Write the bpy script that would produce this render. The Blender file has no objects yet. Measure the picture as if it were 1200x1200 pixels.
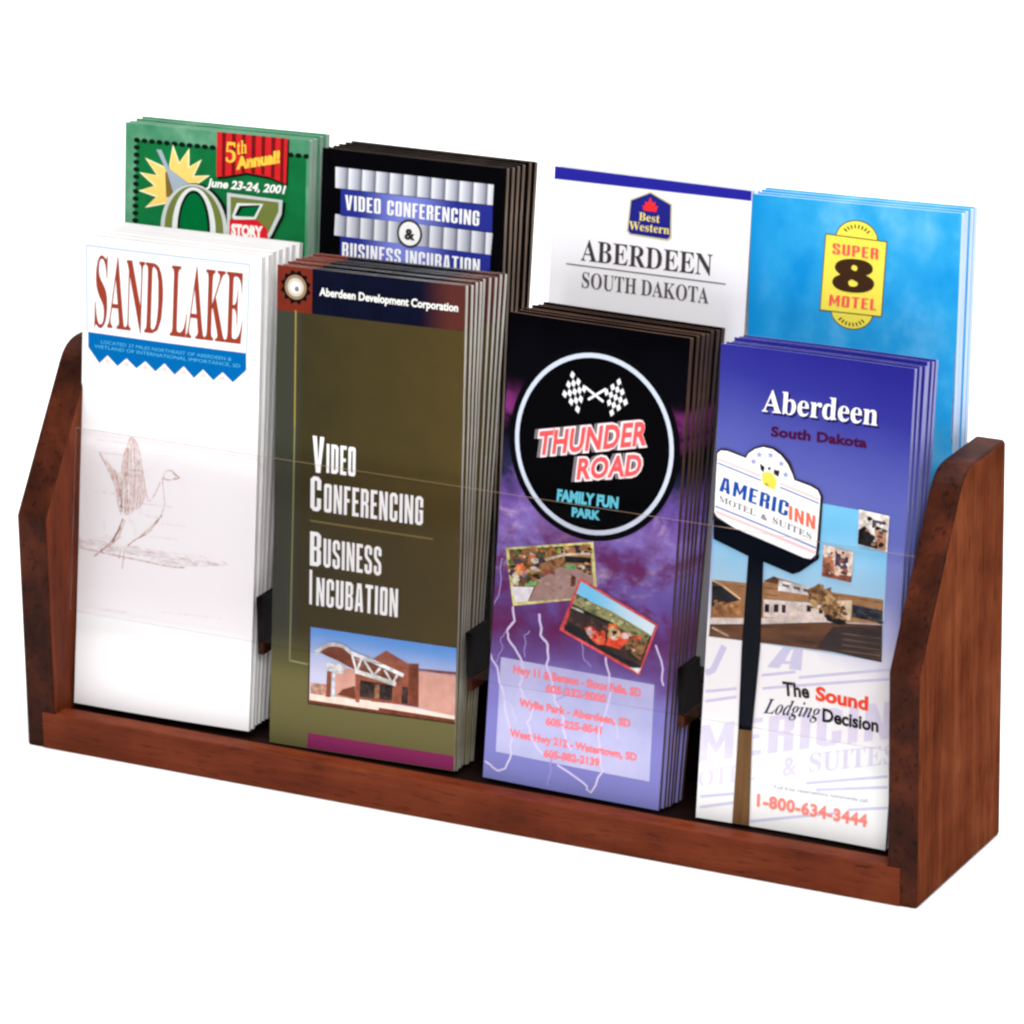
# Counter-top wooden leaflet rack with two tiers of folded brochures, white studio sweep.
# All lengths are written in inches and scaled to metres by IN.
import bpy, bmesh, math, random
from mathutils import Vector, Matrix
from mathutils.geometry import tessellate_polygon

IN = 0.0254
sc = bpy.context.scene
COL = sc.collection
random.seed(4)

# ------------------------------------------------------------------ camera
cam = bpy.data.objects.new('camera', bpy.data.cameras.new('camera'))
COL.objects.link(cam)
cam.data.sensor_width = 36.0
cam.data.lens = 36.0 * 6135.38 / 1200.0
cam.data.clip_start = 0.05
cam.data.clip_end = 60.0
_R, _U, _F = (Vector(v) for v in ((0.887482, 0.460581, -0.01554), (-0.137972, 0.297727, 0.944628), (-0.439704, 0.836196, -0.327774)))
m = Matrix((_R, _U, -_F)).transposed().to_4x4()
m.translation = Vector((52.534, -79.583, 37.547)) * IN
cam.matrix_world = m
sc.camera = cam

# ------------------------------------------------------------------ world, lamps, exposure
world = bpy.data.worlds.new('World')
sc.world = world
world.use_nodes = True
bg = world.node_tree.nodes['Background']
bg.inputs[0].default_value = (1.0, 1.0, 1.0, 1)
bg.inputs[1].default_value = 0.16
sc.view_settings.view_transform = 'Standard'
sc.view_settings.look = 'None'
sc.view_settings.exposure = 0.0
sc.view_settings.gamma = 1.0
sc.cycles.filter_width = 2.5
sc.cycles.max_bounces = 10
sc.cycles.transparent_max_bounces = 24
sc.cycles.use_denoising = True


def softbox(name, loc, target, size, power, col=(1, 1, 1)):
    l = bpy.data.lights.new(name, 'AREA')
    l.shape = 'SQUARE'
    l.size = size
    l.energy = power
    l.color = col
    o = bpy.data.objects.new(name, l)
    COL.objects.link(o)
    o.location = loc
    o.rotation_euler = (Vector(target) - Vector(loc)).to_track_quat('-Z', 'Y').to_euler()
    return o


RC = Vector((9.4, 1.8, 4.5)) * IN
softbox('key_softbox', RC + Vector((1.55, -2.15, 1.75)), RC, 0.9, 44, (1.0, 0.985, 0.97))
softbox('overhead_softbox', RC + Vector((0.0, 0.35, 3.2)), RC + Vector((0.0, 0.35, 0)), 3.4, 285)


# ------------------------------------------------------------------ colours and node helpers
def lin(c, g=1.0):
    r = []
    for v in c:
        v = v / 255.0
        v = v / 12.92 if v <= 0.04045 else ((v + 0.055) / 1.055) ** 2.4
        r.append(min(0.9, v * g))
    return tuple(r) + (1.0,)


class NB:
    """small node builder; coordinates come out in inches of the part's own space"""
    def __init__(self, name, rough=0.5, spec=0.2):
        self.m = bpy.data.materials.new(name)
        self.m.use_nodes = True
        self.t = self.m.node_tree
        self.t.nodes.clear()
        self.out = self.t.nodes.new('ShaderNodeOutputMaterial')
        self.b = self.t.nodes.new('ShaderNodeBsdfPrincipled')
        self.b.inputs['Roughness'].default_value = rough
        self.b.inputs['Specular IOR Level'].default_value = spec
        self.t.links.new(self.b.outputs[0], self.out.inputs[0])
        tc = self.t.nodes.new('ShaderNodeTexCoord')
        mp = self.t.nodes.new('ShaderNodeMapping')
        mp.inputs['Scale'].default_value = (1 / IN,) * 3
        self.l(tc.outputs['Object'], mp.inputs[0])
        self.co = mp.outputs[0]
        s = self.t.nodes.new('ShaderNodeSeparateXYZ')
        self.l(self.co, s.inputs[0])
        self.u, self.y, self.v = s.outputs

    def l(self, a, b):
        self.t.links.new(a, b)

    def put(self, sock, val):
        if isinstance(val, (int, float)):
            sock.default_value = val
        elif isinstance(val, tuple):
            sock.default_value = val
        else:
            self.l(val, sock)

    def math(self, op, a, b=0.0, c=0.0, clamp=False):
        n = self.t.nodes.new('ShaderNodeMath')
        n.operation = op
        n.use_clamp = clamp
        for i, v in enumerate((a, b, c)):
            self.put(n.inputs[i], v)
        return n.outputs[0]

    def noise(self, scale, detail=3.0, rough=0.55, vec=None, stretch=None, dist=0.0):
        v = vec or self.co
        if stretch:
            mp = self.t.nodes.new('ShaderNodeMapping')
            mp.inputs['Scale'].default_value = stretch
            self.l(v, mp.inputs[0])
            v = mp.outputs[0]
        n = self.t.nodes.new('ShaderNodeTexNoise')
        n.inputs['Scale'].default_value = scale
        n.inputs['Detail'].default_value = detail
        n.inputs['Roughness'].default_value = rough
        n.inputs['Distortion'].default_value = dist
        self.l(v, n.inputs['Vector'])
        return n.outputs[0]

    def ramp(self, fac, stops, interp='LINEAR'):
        n = self.t.nodes.new('ShaderNodeValToRGB')
        n.color_ramp.interpolation = interp
        e = n.color_ramp.elements
        while len(e) < len(stops):
            e.new(0.5)
        for i, (p, c) in enumerate(stops):
            e[i].position = p
            e[i].color = lin(c) if len(c) == 3 else c
        self.put(n.inputs[0], fac)
        return n.outputs[0]

    def mix(self, fac, a, b, mode='MIX'):
        n = self.t.nodes.new('ShaderNodeMix')
        n.data_type = 'RGBA'
        n.blend_type = mode
        self.put(n.inputs[0], fac)
        self.put(n.inputs[6], a)
        self.put(n.inputs[7], b)
        return n.outputs[2]

    def map(self, val, a, b, c=0.0, d=1.0):
        n = self.t.nodes.new('ShaderNodeMapRange')
        n.interpolation_type = 'SMOOTHSTEP'
        self.put(n.inputs[0], val)
        for i, q in enumerate((a, b, c, d)):
            n.inputs[i + 1].default_value = q
        return n.outputs[0]

    def base(self, c):
        self.put(self.b.inputs['Base Color'], c)
        return self.m

    def bump(self, h, strength=0.2, dist=0.01):
        n = self.t.nodes.new('ShaderNodeBump')
        n.inputs['Strength'].default_value = strength
        n.inputs['Distance'].default_value = dist * IN
        self.l(h, n.inputs['Height'])
        self.l(n.outputs[0], self.b.inputs['Normal'])


_inks = {}


def ink(c, var=0.06, rough=0.5):
    """printed ink of one colour with a trace of mottling"""
    key = (c, var, rough)
    if key not in _inks:
        b = NB('ink_%d_%d_%d' % c, rough, 0.015)
        n = b.noise(7.0, 3.0)
        k = b.math('MULTIPLY_ADD', n, 2 * var, 1.0 - var)
        x = b.t.nodes.new('ShaderNodeVectorMath')
        x.operation = 'SCALE'
        x.inputs[0].default_value = lin(c)[:3]
        b.l(k, x.inputs['Scale'])
        _inks[key] = b.base(x.outputs[0])
    return _inks[key]


def speckle(name, stops, scale=6.0, stretch=None, rough=0.5, detail=4.0, dist=0.0):
    b = NB(name, rough, 0.12)
    n = b.noise(scale, detail, 0.6, stretch=stretch, dist=dist)
    return b.base(b.ramp(n, stops))


def ph(c, var=0.22):
    """a patch of a printed photograph: one hue broken up by fine lighter and darker detail"""
    key = (c, 'photo', var)
    if key not in _inks:
        b = NB('photo_%d_%d_%d' % c, 0.5, 0.05)
        n = b.noise(9.0, 5.0, 0.7)
        n2 = b.noise(3.0, 3.0)
        f = b.map(b.math('MULTIPLY_ADD', n2, 0.5, b.math('MULTIPLY', n, 0.5)), 0.36, 0.64)
        lo = tuple(int(q * (1 - 1.3 * var)) for q in c)
        hi = tuple(min(255, int(q * (1 + 0.6 * var) + 14)) for q in c)
        _inks[key] = b.base(b.mix(f, lin(lo), lin(hi)))
    return _inks[key]


def vgrad(name, axis, a, b_, ca, cb, var=0.0):
    b = NB(name, 0.5, 0.12)
    f = b.map(b.v if axis == 'v' else b.u, a, b_)
    if var:
        f = b.math('ADD', f, b.math('MULTIPLY_ADD', b.noise(1.6, 3), 2 * var, -var), clamp=True)
    return b.base(b.mix(f, lin(ca), lin(cb)))


# ------------------------------------------------------------------ mesh helpers
def link(name, me, parent=None, mats=(), smooth=False):
    for mt in mats:
        me.materials.append(mt)
    o = bpy.data.objects.new(name, me)
    COL.objects.link(o)
    o.parent = parent
    if smooth:
        for p in me.polygons:
            p.use_smooth = True
    return o


def from_bm(name, bm, parent=None, mats=(), smooth=False):
    me = bpy.data.meshes.new(name)
    bm.to_mesh(me)
    bm.free()
    return link(name, me, parent, mats, smooth)


def tag(o, label, cat, group=None):
    o['label'] = label
    o['category'] = cat
    if group:
        o['group'] = group


def box_bm(x0, x1, y0, y1, z0, z1, bevel=0.0, seg=2):
    bm = bmesh.new()
    vs = [bm.verts.new((x * IN, y * IN, z * IN)) for x in (x0, x1) for y in (y0, y1) for z in (z0, z1)]
    for f in ((0, 1, 3, 2), (4, 6, 7, 5), (0, 4, 5, 1), (2, 3, 7, 6), (0, 2, 6, 4), (1, 5, 7, 3)):
        bm.faces.new([vs[i] for i in f])
    bmesh.ops.recalc_face_normals(bm, faces=bm.faces)
    if bevel:
        bmesh.ops.bevel(bm, geom=list(bm.edges), offset=bevel * IN, segments=seg, profile=0.5, affect='EDGES')
    return bm


# lower left corner x, y, z, lean, roll, width and height of the front brochure of each pocket
POSE = {
    'S': (0.6609, 0.62, 0.7646, 0.1399, 0.0136, 3.9253, 9.1936),
    'V': (5.0438, 0.62, 0.6824, 0.1285, 0.0198, 3.992, 9.2389),
    'T': (9.65, 0.62, 0.7566, 0.144, -0.0096, 3.6575, 8.8468),
    'A': (14.0644, 0.62, 0.7206, 0.142, 0.0055, 3.7808, 8.8308),
    'O': (0.6385, 2.55, 2.7332, 0.13, 0.0212, 4.0776, 9.0),
    'W': (4.8863, 2.55, 2.7076, 0.1296, 0.0082, 3.9341, 9.0),
    'B': (9.7063, 2.55, 2.9094, 0.1301, -0.0037, 4.0391, 9.0),
    'U': (13.9966, 2.55, 2.8367, 0.1305, 0.0254, 4.1139, 9.0),
}

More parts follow.
